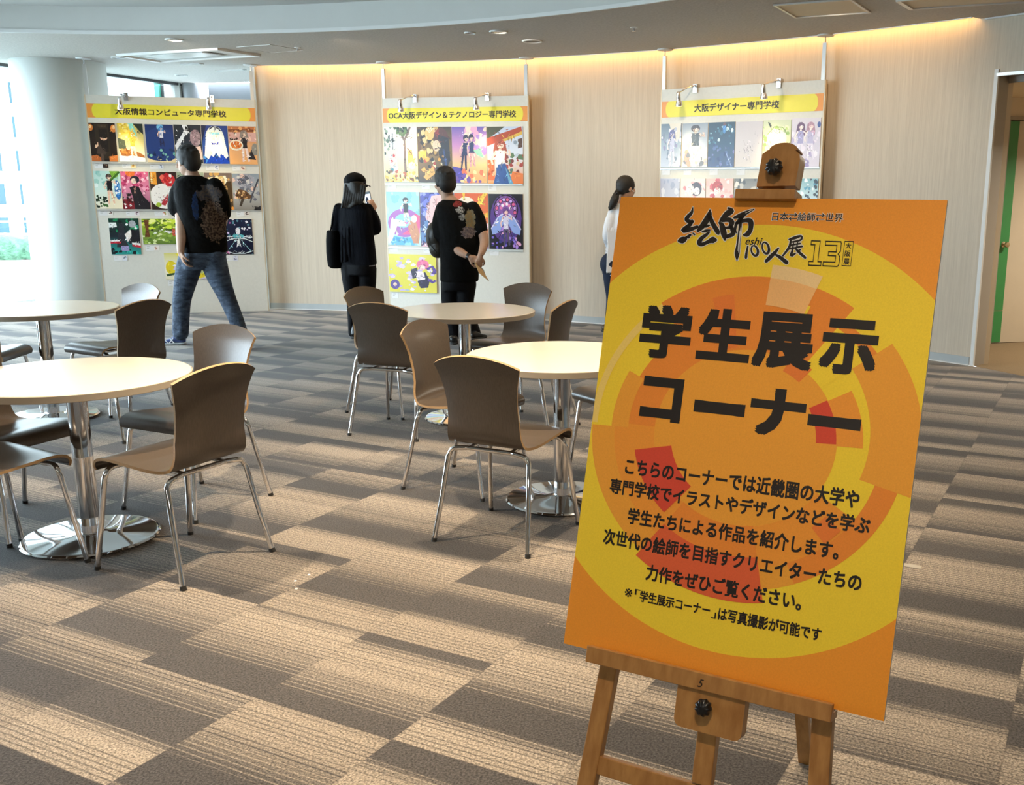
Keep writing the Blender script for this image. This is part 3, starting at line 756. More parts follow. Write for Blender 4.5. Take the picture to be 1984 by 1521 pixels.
line('title_lettering', [('学', (.128, .236, .300, .352), .042), ('生', (.322, .236, .492, .346), .042), ('展', (.500, .236, .680, .351), .042), ('示', (.700, .241, .862, .351), .042),
     ('コ', (.160, .392, .298, .487), .045), ('ー', (.338, .432, .500, .458), .045), ('ナ', (.515, .392, .682, .489), .045), ('ー', (.690, .436, .842, .459), .045)])
line('body_lettering', [('こちらのコーナーでは近畿圏の大学や', (.136, .5735, .863, .6105), .028), ('専門学校でイラストやデザインなどを学ぶ', (.092, .6220, .901, .6560), .028),
     ('学生たちによる作品を紹介します。', (.166, .6800, .824, .7150), .028), ('次世代の絵師を目指すクリエイターたちの', (.092, .7330, .897, .7680), .028),
     ('力作をぜひご覧ください。', (.251, .7920, .737, .8270), .028)])
line('note_lettering', [('※', (.188, .852, .214, .870), .006), ('「', (.222, .850, .240, .862), .022), ('学生展示コーナー', (.240, .8505, .470, .8745), .028),
     ('」', (.476, .864, .490, .877), .022), ('は写真撮影が可能です', (.496, .8510, .804, .8780), .028)])
BR = [[(172,55,6),(162,98,20),(128,138,28),(114,164,26),(148,184,30),(172,180,22)], [(165,172,18),(150,205,26),(102,243,30),(88,262,32),(150,250,30),(214,226,20)], [(50,352,26),(75,347,46),(102,335,36)], [(116,317,8),(136,323,16)],
 [(100,332,18),(150,300,18)], [(172,284,8),(187,297,14)], [(325,75,8),(318,120,36),(280,190,42),(240,240,34),(214,266,18)], [(316,120,30),(345,190,32),(390,268,34),(399,290,20)], [(262,215,8),(282,222,22),(322,214,10)],
 [(255,272,10),(290,263,20),(326,255,8)], [(318,274,14),(290,300,22),(250,330,28),(229,368,34),(252,385,28),(310,360,26),(350,345,46),(373,345,28)],
 [(488,60,14),(518,84,34),(480,110,42),(436,150,26),(414,180,14)], [(404,190,10),(430,214,36),(448,288,42),(458,346,14)], [(430,176,18),(490,164,34),(520,190,36),(502,226,24)], [(450,238,14),(520,231,26)], [(520,240,30),(530,290,32),(470,316,26)],
 [(540,146,16),(600,126,34),(660,96,24),(716,71,8)], [(640,110,16),(602,150,28),(566,196,22)], [(562,190,20),(548,250,18),(560,282,8)], [(570,192,18),(640,170,28),(686,180,38),(686,250,32),(656,294,34),(624,300,12)],
 [(602,150,22),(591,250,22),(578,380,26),(566,468,34),(566,526,6)], [(662,400,12),(652,450,16),(645,502,20)], [(935,418,12),(900,460,24),(860,500,28),(824,536,22)], [(900,470,12),(950,500,24),(1008,546,30)],
 [(1028,341,10),(1080,326,22),(1137,310,14),(1132,345,14),(1040,366,10)], [(1046,345,12),(1030,410,18),(974,486,12)], [(1045,391,10),(1130,376,12)], [(1028,426,10),(1146,401,14)], [(1070,370,8),(1062,416,10)], [(1106,365,8),(1098,410,10)],
 [(1060,430,12),(1050,482,20),(1086,465,10)], [(1085,420,12),(1130,465,20),(1174,502,18)], [(1130,430,12),(1100,450,8)]]
for (cx, cy, rx, ry) in ((722, 440, 29, 44), (820, 416, 29, 50)): BR.append([(cx+rx*math.cos(a)+(-.18*ry*math.sin(a)*-1), cy+ry*math.sin(a), 14+4*math.sin(a+.8)) for a in [2*PI*k/16+.6 for k in range(17)]])
def brush(mb, S, extra, d):
    for st in S:
        P = catmull([(x, y, w) for x, y, w in st], 4); L_, R_ = [], []
        for k, p in enumerate(P):
            a, b = P[max(0, k-1)], P[min(len(P)-1, k+1)]; dx, dy = b[0]-a[0], b[1]-a[1]; l = math.hypot(dx, dy) or 1; h = p[2]*.64+extra
            ex = extra*(-1 if k == 0 else 1 if k == len(P)-1 else 0); x, y = p[0]+dx/l*ex, p[1]+dy/l*ex
            for lst, sg in ((L_, 1), (R_, -1)): lst.append(bp(*bpix(1305+(x-dy/l*h*sg)/4.6, 390+(y+dx/l*h*sg)/4.6, d), d))
        I = mb.pts(L_); J_ = mb.pts(R_)
        for k in range(len(P)-1): mb.face((I[k], I[k+1], J_[k+1], J_[k]))
        for c in (P[0], P[-1]):
            h = c[2]*.55+extra; mb.face(mb.pts([bp(*bpix(1305+(c[0]+h*math.cos(t))/4.6, 390+(c[1]+h*math.sin(t))/4.6, d), d) for t in [2*PI*q/10 for q in range(10)]]))
mb = MB(); brush(mb, BR, 6, D-.00003); mb.build('logo_outline', M['foam'], sign, off=SO); mb = MB(); add_text(mb, '日本⇄絵師⇄世界', tbox(.5075, .0285, .7215, .0475), tfn, D-.00003, .035); mb.build('tagline_outline', M['foam'], sign, off=SO)
mb = MB(); brush(mb, BR, 0, D); mb.build('logo_lettering', M['ink'], sign, off=SO)
mb = MB(); brush(mb, [[(600,236,5),(590,330,6),(580,455,4)], [(590,262,3),(580,370,4),(574,440,3)], [(706,74,3),(672,90,4),(640,104,3)]], 0, D+.00004); mb.build('logo_streaks', M['foam'], sign, off=SO)
line('logo_reading', [('eshi', (.436, .083, .488, .099), .01, .25)]); line('tagline_lettering', [('日本⇄絵師⇄世界', (.509, .0295, .720, .0465), .015)])
line('place_lettering', [('大', (.737, .0885, .753, .100), .02), ('阪', (.737, .1035, .753, .116), .02), ('展', (.737, .1195, .753, .132), .02)])
def outline(mb, P, w, d, closed=True):
    n = len(P)
    for i in range(n if closed else n-1):
        a, b = Vector(P[i]), Vector(P[(i+1) % n]); dr = (b-a).normalized()*w; pr = Vector((-dr.y, dr.x))
        mb.quad([uvp(*(q), d) for q in (a-dr*.5+pr*.5*1, b+dr*.5+pr*.5, b+dr*.5-pr*.5, a-dr*.5-pr*.5)])
mb = MB()
outline(mb, [(.733, .0855), (.758, .0855), (.758, .1345), (.733, .1345)], .0016, D)
one = [(.636, .0865), (.662, .0865), (.662, .1285), (.672, .1285), (.672, .1365), (.636, .1365), (.636, .1285), (.648, .1285), (.648, .0945), (.636, .0945)]
three = [(.678, .0865), (.722, .0865), (.724, .090), (.724, .106), (.718, .1115), (.724, .117), (.724, .133), (.720, .1365), (.678, .1365), (.678, .1285), (.712, .1285), (.712, .1155), (.690, .1155), (.690, .1075), (.712, .1075), (.712, .0945), (.678, .0945)]
outline(mb, one, .0022, D); outline(mb, three, .0022, D)
mb.build('number_outline', M['ink'], sign, off=SO)
# ---- the wooden easel
ez = thing('easel', 'varnished wooden easel holding the yellow sign in the right foreground', 'easel', (bp(BW/2, BH).x+.05, bp(BW/2, BH).y+.05, 0))
EO = ez.location
def bbar(P, Q, wP, wQ, d0, d1, name, mat='easel', to_floor=False):
    """flat bar lying in the plane of the sign between (s,t) points P and Q, from depth d0 to d1"""
    P, Q = Vector(P), Vector(Q); dr = (Q-P)
    if to_floor:
        z = lambda q: bp(q[0], q[1], (d0+d1)/2).z
        k = z(P)/(z(P)-z(Q)); Q = P + dr*k; wQ = wP + (wQ-wP)*k
    dr = (Q-P).normalized(); pr = Vector((-dr.y, dr.x)); mb = MB()
    a = [bp(*(P+pr*wP/2*sg), d) for d in (d0, d1) for sg in (1, -1)]; b = [bp(*(Q+pr*wQ/2*sg), d) for d in (d0, d1) for sg in (1, -1)]
    if to_floor: b = [Vector((q.x, q.y, 0.002)) for q in b]
    mb.rings([[a[0], a[1], a[3], a[2]], [b[0], b[1], b[3], b[2]]], 0, True)
    ob = mb.build(name, M[mat], ez, off=EO); bv = ob.modifiers.new('bevel', 'BEVEL'); bv.width = .002; bv.segments = 2
    return ob
dl = -.016
apex = (BW*.5, .03)
for pa, pb, nm in (((1183, 1282), (1137, 1521), 'front_leg'), ((1594, 1397), (1587, 1521), 'front_leg')):
    A, B = Vector(bpix(*pa, dl)), Vector(bpix(*pb, dl))
    up = A + (A-B).normalized()*.62
    bbar(up, B, .034, .036, dl+.009, dl-.013, nm, to_floor=False) if False else None
    bbar(A+(A-B).normalized()*.60, B, .034, .035, dl+.008, dl-.014, nm, to_floor=True)
A, B = Vector(bpix(1371, 1404, -.010)), Vector(bpix(1358, 1521, -.010))
mast_top = Vector(bpix(1505, 318, -.02))
bbar(mast_top, B, .036, .036, -.008, -.030, 'mast')
# cross rail low between the legs
A = Vector(bpix(1160, 1481, -.016)); bbar(A, (A.x+.47, A.y+.0), .034, .034, -.010, -.026, 'cross_rail')
bbar((BW*.30, .30), (BW*.70, .30), .034, .034, -.010, -.026, 'cross_rail')
# tray: shelf under the sign and the lip before it
s0, t0 = bpix(1137, 1252, .022); s1, t1 = bpix(1612, 1378, .022)
mb = MB()
for (dA, dB, ta, tb_) in ((.022, .010, BH-.012, BH+.018), (.010, -.020, BH+.004, BH+.018)):
    mb.rings([[bp(s0, ta, dA), bp(s0, ta, dB), bp(s0, tb_, dB), bp(s0, tb_, dA)], [bp(s1, ta, dA), bp(s1, ta, dB), bp(s1, tb_, dB), bp(s1, tb_, dA)]], 0, True)
tray = mb.build('tray', M['easel'], ez, off=EO); bv = tray.modifiers.new('bevel', 'BEVEL'); bv.width = .0015; bv.segments = 2
def rrect(cx, cy, w, h, r, n=6, top=True):
    P = []
    for (sx, sy, a0) in ((1, 1, 0), (-1, 1, 90), (-1, -1, 180), (1, -1, 270)):
        rr = r if (top or sy > 0) else .002
        for i in range(n+1):
            a = math.radians(a0+90*i/n); P.append((cx+sx*(w/2-rr)+rr*math.cos(a), cy+sy*(h/2-rr)+rr*math.sin(a)))
    return P
c = Vector(bpix(1375, 1366, .014)); mb = MB(); mb.prism(rrect(c.x, BH+.018+.036, .125, .072, .014, top=False), bp, .014, -.010)
mb.build('tray_block', M['easel'], ez, smooth=35, off=EO)
def knob(px, py, d, name):
    s, t = bpix(px, py, d+.014); mb = MB(); R = []
    for (r, h) in ((.006, 0), (.006, .006), (.0125, .007), (.0145, .012), (.0145, .018), (.0115, .023), (.004, .025)):
        R.append([bp(s+r*(1+.07*math.cos(9*2*PI*k/54))*math.cos(2*PI*k/54), t+r*(1+.07*math.cos(9*2*PI*k/54))*math.sin(2*PI*k/54), d+h) for k in range(54)])
    mb.rings(R, 0, True); mb.build(name, M['black'], ez, smooth=45, off=EO)
knob(1363, 1371, .014, 'tray_knob')
# top clip: block with a domed top, and the bar that holds the sign's upper edge
b0, b1 = Vector(bpix(1466, 362, .004)), Vector(bpix(1541, 360, .004)); tl_, tr_ = Vector(bpix(1477, 296, .004)), Vector(bpix(1547, 303, .004))
tm = Vector(bpix(1520, 283, .004)); w = (tr_-tl_).length
cap = [b0.lerp(b1, 0), b1, tr_ + Vector((.004, .006)), tr_ + Vector((.002, -.004)), tr_ + Vector((-.006, -.010))]
for i in range(11):
    a = PI*i/10; cc = tl_.lerp(tr_, .58) + Vector((0, -.008)); cap.append(cc + Vector((.026*math.cos(a), -.013*math.sin(a))))
cap += [tl_ + Vector((.010, -.004)), tl_ + Vector((.001, .003))]
mb = MB(); mb.prism([tuple(p) for p in cap], bp, .006, -.026); mb.build('clip_block', M['easel'], ez, smooth=35, off=EO)
a_, b_ = Vector(bpix(1424, 375, .016)), Vector(bpix(1540, 377, .016))
mb = MB(); yb0, yb1 = -.012, .006
mb.rings([[bp(a_.x, yb0, .018), bp(a_.x, yb0, -.028), bp(a_.x, 0.0-.0008, -.028), bp(a_.x, -.0008, .001), bp(a_.x, yb1, .001), bp(a_.x, yb1, .018)],
          [bp(b_.x, yb0, .018), bp(b_.x, yb0, -.028), bp(b_.x, -.0008, -.028), bp(b_.x, -.0008, .001), bp(b_.x, yb1, .001), bp(b_.x, yb1, .018)]], 0, True)
ob = mb.build('clip_bar', M['easel'], ez, off=EO); bv = ob.modifiers.new('bevel', 'BEVEL'); bv.width = .0015; bv.segments = 2
knob(1500, 324, .006, 'clip_knob')
# rear leg
ft = onz(1561, 1478); top = bp(BW*.5, .10, -.045); d = (ft-top); side = d.cross(Vector((BN.x, BN.y, 0))).normalized(); th = side.cross(d).normalized()
mb = MB(); R = []
for p in (top, ft):
    q = [p+side*.017+th*.009, p-side*.017+th*.009, p-side*.017-th*.009, p+side*.017-th*.009]
    if p is ft: q = [v - d*((v.z-.002)/d.z) for v in q]
    R.append(q)
mb.rings(R, 0, True); mb.build('rear_leg', M['easel'], ez, off=EO)
mb = MB(); mb.tube([bp(BW*.5-.03, .10, -.040), bp(BW*.5+.03, .10, -.040)], .005, 10); mb.build('hinge_pin', M['steel'], ez, smooth=60, off=EO)
# hand-written mark on the tray lip
mb = MB(); s, t = bpix(1358, 1323, .0226); add_text(mb, '5', (s-.006, -(t+.008), s+.005, -(t-.006)), lambda x, y, d: bp(x, -y, d), .0226, -.004, 1, .3); mb.build('pen_mark', M['ink'], ez, off=EO)
# ------------------------------------------------------------------ ceiling fittings
def ring_fit(x, y, r, name, label, kind):
    t = thing(name, label, 'ceiling light' if kind != 'speaker' else 'speaker', (x, y, ZC))
    mb = MB(); mb.lathe([(r*.80, 0.0), (r*.82, -.010), (r*.95, -.012), (r, -.006), (r, 0)], 40); mb.build('rim', M['white'], t, smooth=40)
    mb = MB()
    if kind == 'speaker': mb.lathe([(0, -.006), (r*.78, -.006), (r*.80, -.001)], 40); mb.build('grille', M['grille'], t, smooth=40)
    else:
        mb.lathe([(r*.80, -.002), (r*.55, -.004), (r*.45, -.001)], 40); mb.build('reflector', M['steel'], t, smooth=40)
        mb = MB(); mb.lathe([(0, -.0035), (r*.45, -.0035), (r*.46, -.001)], 24); mb.build('lamp_face', M['lampglow'] if kind == 'lit' else M['card'], t, smooth=40)
    return t
ring_fit(-4.26, 10.17, .085, 'recessed_downlight', 'round recessed downlight in the ceiling before the square ceiling air unit', 'off')
ring_fit(-1.31, 9.60, .055, 'recessed_downlight', 'smallest round fitting of the three ceiling fittings above the middle display', 'off')
ring_fit(-1.04, 9.52, .085, 'recessed_downlight', 'white rimmed downlight between the small fitting and the dark speaker', 'off')
ring_fit(-.78, 10.09, .10, 'ceiling_speaker', 'round ceiling speaker with dark grille above the middle display', 'speaker')
ring_fit(-5.49, 11.57, .07, 'recessed_downlight', 'small downlight in the ceiling beside the round pillar', 'off')
ring_fit(-5.51, 13.28, .08, 'recessed_downlight', 'downlight in the window bay ceiling, above the first display', 'off')
def sprinkler(x, y, label):
    t = thing('sprinkler_head', label, 'sprinkler', (x, y, ZC), group='sprinkler heads')
    mb = MB(); mb.lathe([(0, 0), (.035, 0), (.033, -.006), (.012, -.008), (0, -.008)], 24); mb.build('escutcheon', M['white'], t, smooth=40)
    mb = MB(); mb.lathe([(0, -.008), (.008, -.008), (.008, -.03), (.02, -.032), (.02, -.035), (0, -.036)], 16); mb.build('deflector', M['steel'], t, smooth=40)
sprinkler(-3.22, 10.68, 'sprinkler head beside the square access hatch at left')
sprinkler(.18, 9.24, 'sprinkler head alone in the bare ceiling right of the speaker')
def quadfit(name, label, cat, P, mats, lip=.02, drop=.012, recess=True):
    c = sum((Vector((*p, 0)) for p in P), Vector())/4; t = thing(name, label, cat, (c.x, c.y, ZC))
    def ins(k, z): return [Vector((c.x+(p[0]-c.x)*k, c.y+(p[1]-c.y)*k, z)) for p in P]
    w = 1-lip/((Vector(P[0])-c.xy).length)
    mb = MB(); a, b, e, f = ins(1, ZC), ins(1, ZC-drop), ins(w, ZC-drop), ins(w, ZC-.001)
    mb.rings([a, b, e, f], 0, False); mb.build('frame', M[mats[0]], t, off=t.location)
    mb = MB(); mb.quad(ins(w, ZC-.003)); mb.build('cover_panel', M[mats[1]], t, off=t.location)
    return t, ins, w
t, ins, w = quadfit('ceiling_air_unit', 'square white ceiling air conditioner above the first display', 'air conditioner', [(-5.37, 11.28), (-4.06, 10.74), (-3.78, 11.22), (-5.16, 11.84)], ('white', 'white'), .05, .025)
for k0, k1 in ((.86, .82), (.55, .50)):
    mb = MB(); a, b = ins(k0, ZC-.012), ins(k1, ZC-.012)
    mb.rings([a, b], 0, False); mb.build('air_slot', M['greycol'], t, off=t.location)
mb = MB(); a = ins(.5, ZC-.004); b = ins(.5, ZC-.016); mb.rings([a, b], 0, True); mb.build('intake_grille', M['alu'], t, off=t.location)
quadfit('access_hatch', 'small square access hatch in the ceiling beside the air conditioner', 'hatch', [(-3.84, 10.67), (-3.43, 10.47), (-3.21, 10.87), (-3.63, 11.09)], ('alu', 'ceiling'), .012, .004)
quadfit('ceiling_air_panel', 'square beige ceiling panel at the top of the photo above the right display', 'air conditioner', [(1.22, 8.09), (1.62, 7.50), (2.05, 8.39), (1.49, 8.65)][:1] + [(1.76, 7.82), (2.05, 8.39), (1.49, 8.65)], ('alu', 'corwall'), .03, .012)
quadfit('ceiling_air_panel', 'beige ceiling panel in the top right corner of the photo', 'air conditioner', [(2.10, 7.88), (2.95, 7.30), (3.12, 7.86), (2.30, 8.22)], ('alu', 'corwall'), .04, .014)
for i, (p, q) in enumerate((((-5.02, 12.15), (-4.75, 12.04)), ((-4.85, 12.75), (-4.45, 12.58)))):
    t = thing('line_diffuser', ('slim white slot diffuser in the bay ceiling nearer the air conditioner', 'slim white slot diffuser in the bay ceiling farther from the air conditioner')[i], 'vent', (*p, ZC))
    mb = MB(); wallbox(mb, p, q, ZC-.012, ZC, -.035, .035); mb.build('frame', M['white'], t, off=t.location)
    mb = MB(); wallbox(mb, p, q, ZC-.014, ZC-.010, -.012, .012); mb.build('slot', M['greycol'], t, off=t.location)

# ------------------------------------------------------------------ hanging display boards
PH = 2.475
class Panel: pass
def make_panel(L, R, label, hl):
    p = Panel(); p.L = Vector((*L, 0)); p.R = Vector((*R, 0)); p.u = (p.R-p.L); p.w = p.u.length; p.u.normalize(); p.n = Vector((p.u.y, -p.u.x, 0))
    p.t = thing('display_panel', label, 'display panel', p.L.lerp(p.R, .5), group='display panels on poles'); o = p.t.location
    def P(u, z, d=0.0): return p.L + p.u*u + Vector((0, 0, z)) + p.n*d
    p.P = P
    def pix(x, y, d=0.0):
        r = ray(x, y); q = p.L + p.n*d; k = (q-EYE).dot(p.n)/r.dot(p.n); h = EYE + r*k - q
        return h.dot(p.u), h.z
    p.pix = pix
    mb = MB(); a = [P(0.012, 0), P(p.w-.012, 0), P(p.w-.012, PH), P(0.012, PH)]; mb.rings([a, [v-p.n*.035 for v in a]], 0, True); mb.build('board', M['panel'], p.t, off=o)
    for u in (0.0, p.w-.012):
        mb = MB(); a = [P(u, 0, .002), P(u+.012, 0, .002), P(u+.012, PH+.002, .002), P(u, PH+.002, .002)]; mb.rings([a, [v-p.n*.04 for v in a]], 0, True); mb.build('edge_trim', M['paneledge'], p.t, off=o)
    for u in (.012, p.w-.05):
        mb = MB(); a = [P(u, PH, -.003), P(u+.036, PH, -.003), P(u+.036, 2.80, -.003), P(u, 2.80, -.003)]; mb.rings([a, [v-p.n*.03 for v in a]], 0, True); pl = mb.build('pole', M['alu'], p.t, off=o)
        mb = MB(); c = P(u+.018, 0, -.018); mb.tube([c+Vector((0, 0, 2.80)), c+Vector((0, 0, ZC-.01))], .006, 10); mb.build('threaded_rod', M['steel'], pl, off=o)
        mb = MB(); mb.lathe([(0, ZC-.014), (.075, ZC-.014), (.08, ZC-.008), (.08, ZC-.001), (0, ZC-.001)], 24, c=(c.x, c.y, 0)); mb.build('ceiling_plate', M['white'], pl, smooth=40, off=o)
    return p
def header(p, top_l, bot_l, top_r, bot_r, body, tx, label, lpill=.045, rpill=.045):
    ul, zt = p.pix(*top_l); ub, zb = p.pix(*bot_l); ur, zt2 = p.pix(*top_r); _, zb2 = p.pix(*bot_r)
    u0, u1, z1, z0 = max(.014, (ul+ub)/2), min(p.w-.014, ur), (zt+zt2)/2, (zb+zb2)/2
    t = thing('header_sign', label, 'sign', p.P((u0+u1)/2, z0), group='yellow header signs'); o = t.location
    mb = MB(); a = [p.P(u0, z0, .003), p.P(u1, z0, .003), p.P(u1, z1, .003), p.P(u0, z1, .003)]; mb.rings([a, [v-p.n*.0025 for v in a]], 0, True)
    mb.build('orange_strip', M['hdr_orange'], t, off=o)
    h = z1-z0; mb = MB(); P = []
    for (cx, s) in ((u0+.05+h*.30, -1), (u1-.05-h*.30, 1)):
        for i in range(17):
            a = -PI/2+PI*i/16; P.append((cx+s*h*.30*math.cos(a), (z0+z1)/2 + s*h/2*math.sin(a)))
    mb.prism(P, lambda u, z, d: p.P(u, z, d), .0042, .0032); mb.build('yellow_band', M['hdr_yellow'], t, off=o)
    mb = MB(); (x0, y0), (x1, y1) = tx; a0, b0 = p.pix(x0, y0); a1, b1 = p.pix(x1, y1)
    hh = h*.50; zc = (z0+z1)/2
    add_text(mb, body, (a0, zc-hh/2, a1, zc+hh/2), lambda u, z, d: p.P(u, z, d), .0050, .022)
    mb.build('lettering', M['ink'], t, off=o)
M['hdr_orange'] = simple('header_orange', lin('#e99843'), .4, var=.04, nscale=20)
M['hdr_yellow'] = simple('header_yellow', lin('#e9dc3c'), .4, var=.03, nscale=20)
pA = make_panel((-5.92, 11.60), (-4.19, 12.14), 'tall white display board at left behind the walking man', 0)
pB = make_panel((-2.64, 11.81), (-.92, 11.31), 'tall white display board in the middle behind the man with hands behind his back', 0)
pC = make_panel((.49, 10.59), (1.95, 9.54), 'tall white display board at right, its lower part hidden by the easel sign', 0)
header(pA, (161, 199.3), (163.3, 226.4), (495.5, 210.5), (497, 236.5), '大阪情報コンピュータ専門学校', ((222, 216), (438, 220)), 'yellow header sign on the left display board, lettering starts under its lamp')
header(pB, (733.5, 209.5), (734.5, 236.5), (1023, 207), (1023, 236), 'OCA大阪デザイン＆テクノロジー専門学校', ((753, 222), (1000, 222)), 'yellow header sign on the middle display board, longest line of lettering')
header(pC, (1273.5, 197.5), (1273, 228), (1598, 181), (1596, 215), '大阪デザイナー専門学校', ((1345.5, 210), (1510, 203)), 'yellow header sign on the right display board above the pale pictures')

def clip_lamp(p, clampx, clampy, hx, hy, bx, by, label, power=20.0):
    u, z = p.pix(clampx, clampy); t = thing('clip_lamp', label, 'spotlight', p.P(u, PH, 0), group='clip-on spotlights'); o = t.location
    mb = MB(); a = [p.P(u-.022, PH-.05, .02), p.P(u+.022, PH-.05, .02), p.P(u+.022, PH+.035, .02), p.P(u-.022, PH+.035, .02)]; mb.rings([a, [v-p.n*.016 for v in a]], 0, True)
    a = [p.P(u-.022, PH+.003, .02), p.P(u+.022, PH+.003, .02), p.P(u+.022, PH+.035, .02), p.P(u-.022, PH+.035, .02)]; mb.rings([a, [v-p.n*.065 for v in a]], 0, True)
    mb.build('clamp', M['steel'], t, off=o)
    mb = MB(); k = p.P(u-.03, PH+.012, .012); mb.tube([k, k-p.u*.025], .012, 12); mb.build('clamp_screw', M['chrome'], t, off=o)
    D_ = .24; hu, hz = p.pix(hx, hy, D_); H0 = p.P(hu, hz, D_); S = p.P(u, PH+.02, .02)
    mb = MB(); mb.tube([S, S.lerp(H0, .5)+Vector((0, 0, .008)), H0], .006, 10); mb.build('arm', M['chrome'], t, smooth=60, off=o)
    bu, bz = p.pix(bx, by, D_-.03); B0 = p.P(bu, bz, D_-.03); d = (B0-H0).normalized()
    mb = MB(); mb.tube([H0-d*.012, H0, H0+d*.05, B0-d*.05, B0-d*.035, B0], [.012, .019, .022, .022, .030, .036], 18); hd = mb.build('lamp_head', M['steel'], t, smooth=35, off=o)
    mb = MB(); mb.tube([B0-d*.004, B0+d*.002], .031, 18); mb.build('lamp_face', M['lampglow'], hd, off=o)
    tgt = p.P(hu+.02, 1.62, 0.0); lamp('clip_lamp_beam', 'SPOT', B0+d*.02, power, (1.0, .80, .42), tgt, spot_size=math.radians(56), spot_blend=1.0, shadow_soft_size=.03)
clip_lamp(pA, 244, 186, 232, 191, 234, 211, 'clip-on chrome spotlight on the left display board, near its left pole')
clip_lamp(pA, 411, 191, 403, 192, 405, 212, 'clip-on chrome spotlight on the left display board, near its right pole')
clip_lamp(pB, 805, 193, 775, 194.5, 777, 216, 'clip-on chrome spotlight over the first letters of the middle header')
clip_lamp(pB, 945, 190, 921, 190.5, 923, 212, 'clip-on chrome spotlight over the right half of the middle header')
clip_lamp(pC, 1348, 175, 1314, 180.5, 1316, 205, 'clip-on chrome spotlight at the left end of the right display board')
clip_lamp(pC, 1510, 166, 1479, 165, 1480, 191, 'clip-on chrome spotlight on the right display board above the easel clip')
# ------------------------------------------------------------------ pictures on the boards
def _blob(rng, x, y, s, n=6):
    a0 = rng.random()*6.28
    return [(x+s*rng.uniform(.5, 1.1)*math.cos(a0+2*PI*k/n)*1.3, y+s*rng.uniform(.5, 1.1)*math.sin(a0+2*PI*k/n)) for k in range(n)]
def E_(cx, cy, rx, ry, col, rot=0, a0=0, a1=360, n=20):
    r = math.radians(rot); P = []
    for k in range(n if a1-a0 >= 360 else n+1):
        a = math.radians(a0+(a1-a0)*k/n); x, y = rx*math.cos(a), ry*math.sin(a)
        P.append((cx+x*math.cos(r)-y*math.sin(r)*.7, cy+x*math.sin(r)/.7+y*math.cos(r)))
    return ('p', P, col)
def P_(col, *xy): return ('p', [(xy[i], xy[i+1]) for i in range(0, len(xy), 2)], col)
def L_(col, w, *xy):
    P = [(xy[i], xy[i+1]) for i in range(0, len(xy), 2)]; up = []; dn = []
    for i, p in enumerate(P):
        a, b = P[max(0, i-1)], P[min(len(P)-1, i+1)]; dx, dy = (b[0]-a[0])*.7, b[1]-a[1]; l = math.hypot(dx, dy) or 1
        nx, ny = -dy/l*w/2, dx/l*w/2; up.append((p[0]+nx/.7, p[1]+ny)); dn.append((p[0]-nx/.7, p[1]-ny))
    return ('p', up+dn[::-1], col)
def C_f(n, cols, x0, y0, x1, y1, s): return ('c', n, cols, x0, y0, x1, y1, s)
def fig(cx, top, h, hair, skin, dress, legs, lean=0, wide=1.0, skirt=False, longhair=True, arm=1):
    """a plain painted person"""
    k = h/.7*wide; X = lambda x, y: cx+x*k+lean*(1-(top-y)/h); S = []
    def q(col, *xy): S.append(P_(col, *[c for i in range(0, len(xy), 2) for c in (X(xy[i], top+xy[i+1]*h), top+xy[i+1]*h)]))
    if longhair: q(hair, -.085, -.05, .085, -.05, .115, -.22, .10, -.36, .05, -.30, -.05, -.30, -.10, -.36, -.115, -.22)
    q(skin, -.016, -.15, .016, -.15, .03, -.24, -.03, -.24)
    q(dress, -.085, -.22, .085, -.22, .075, -.36, .065, -.44, .10 if skirt else .075, -.56, -.10 if skirt else -.075, -.56, -.065, -.44, -.075, -.36)
    q(skin, -.085, -.22, -.06, -.25, -.13, -.40, -.11, -.50, -.145, -.50, -.165, -.40)
    if arm: q(skin, .085, -.22, .06, -.25, .15, -.32, .13, -.20, .165, -.20, .185, -.33)
    q(legs, -.07, -.55, -.005, -.55, -.02, -.78, -.03, -.97, -.075, -.97, -.07, -.78)
    q(legs, .005, -.55, .07, -.55, .095, -.76, .12, -.95, .075, -.97, .04, -.78)
    S.append(E_(X(0, top-.10*h), top-.095*h, .085*k, .095*h, hair)); S.append(E_(X(.008, top), top-.118*h, .055*k, .062*h, skin))
    q(hair, -.06, -.05, .075, -.05, .065, -.105, .02, -.085, -.03, -.105, -.062, -.13)
    q(hair, -.035, -.118, -.018, -.118, -.018, -.132, -.035, -.132); q(hair, .03, -.118, .047, -.118, .047, -.132, .03, -.132)
    return S
ART_N = [0]
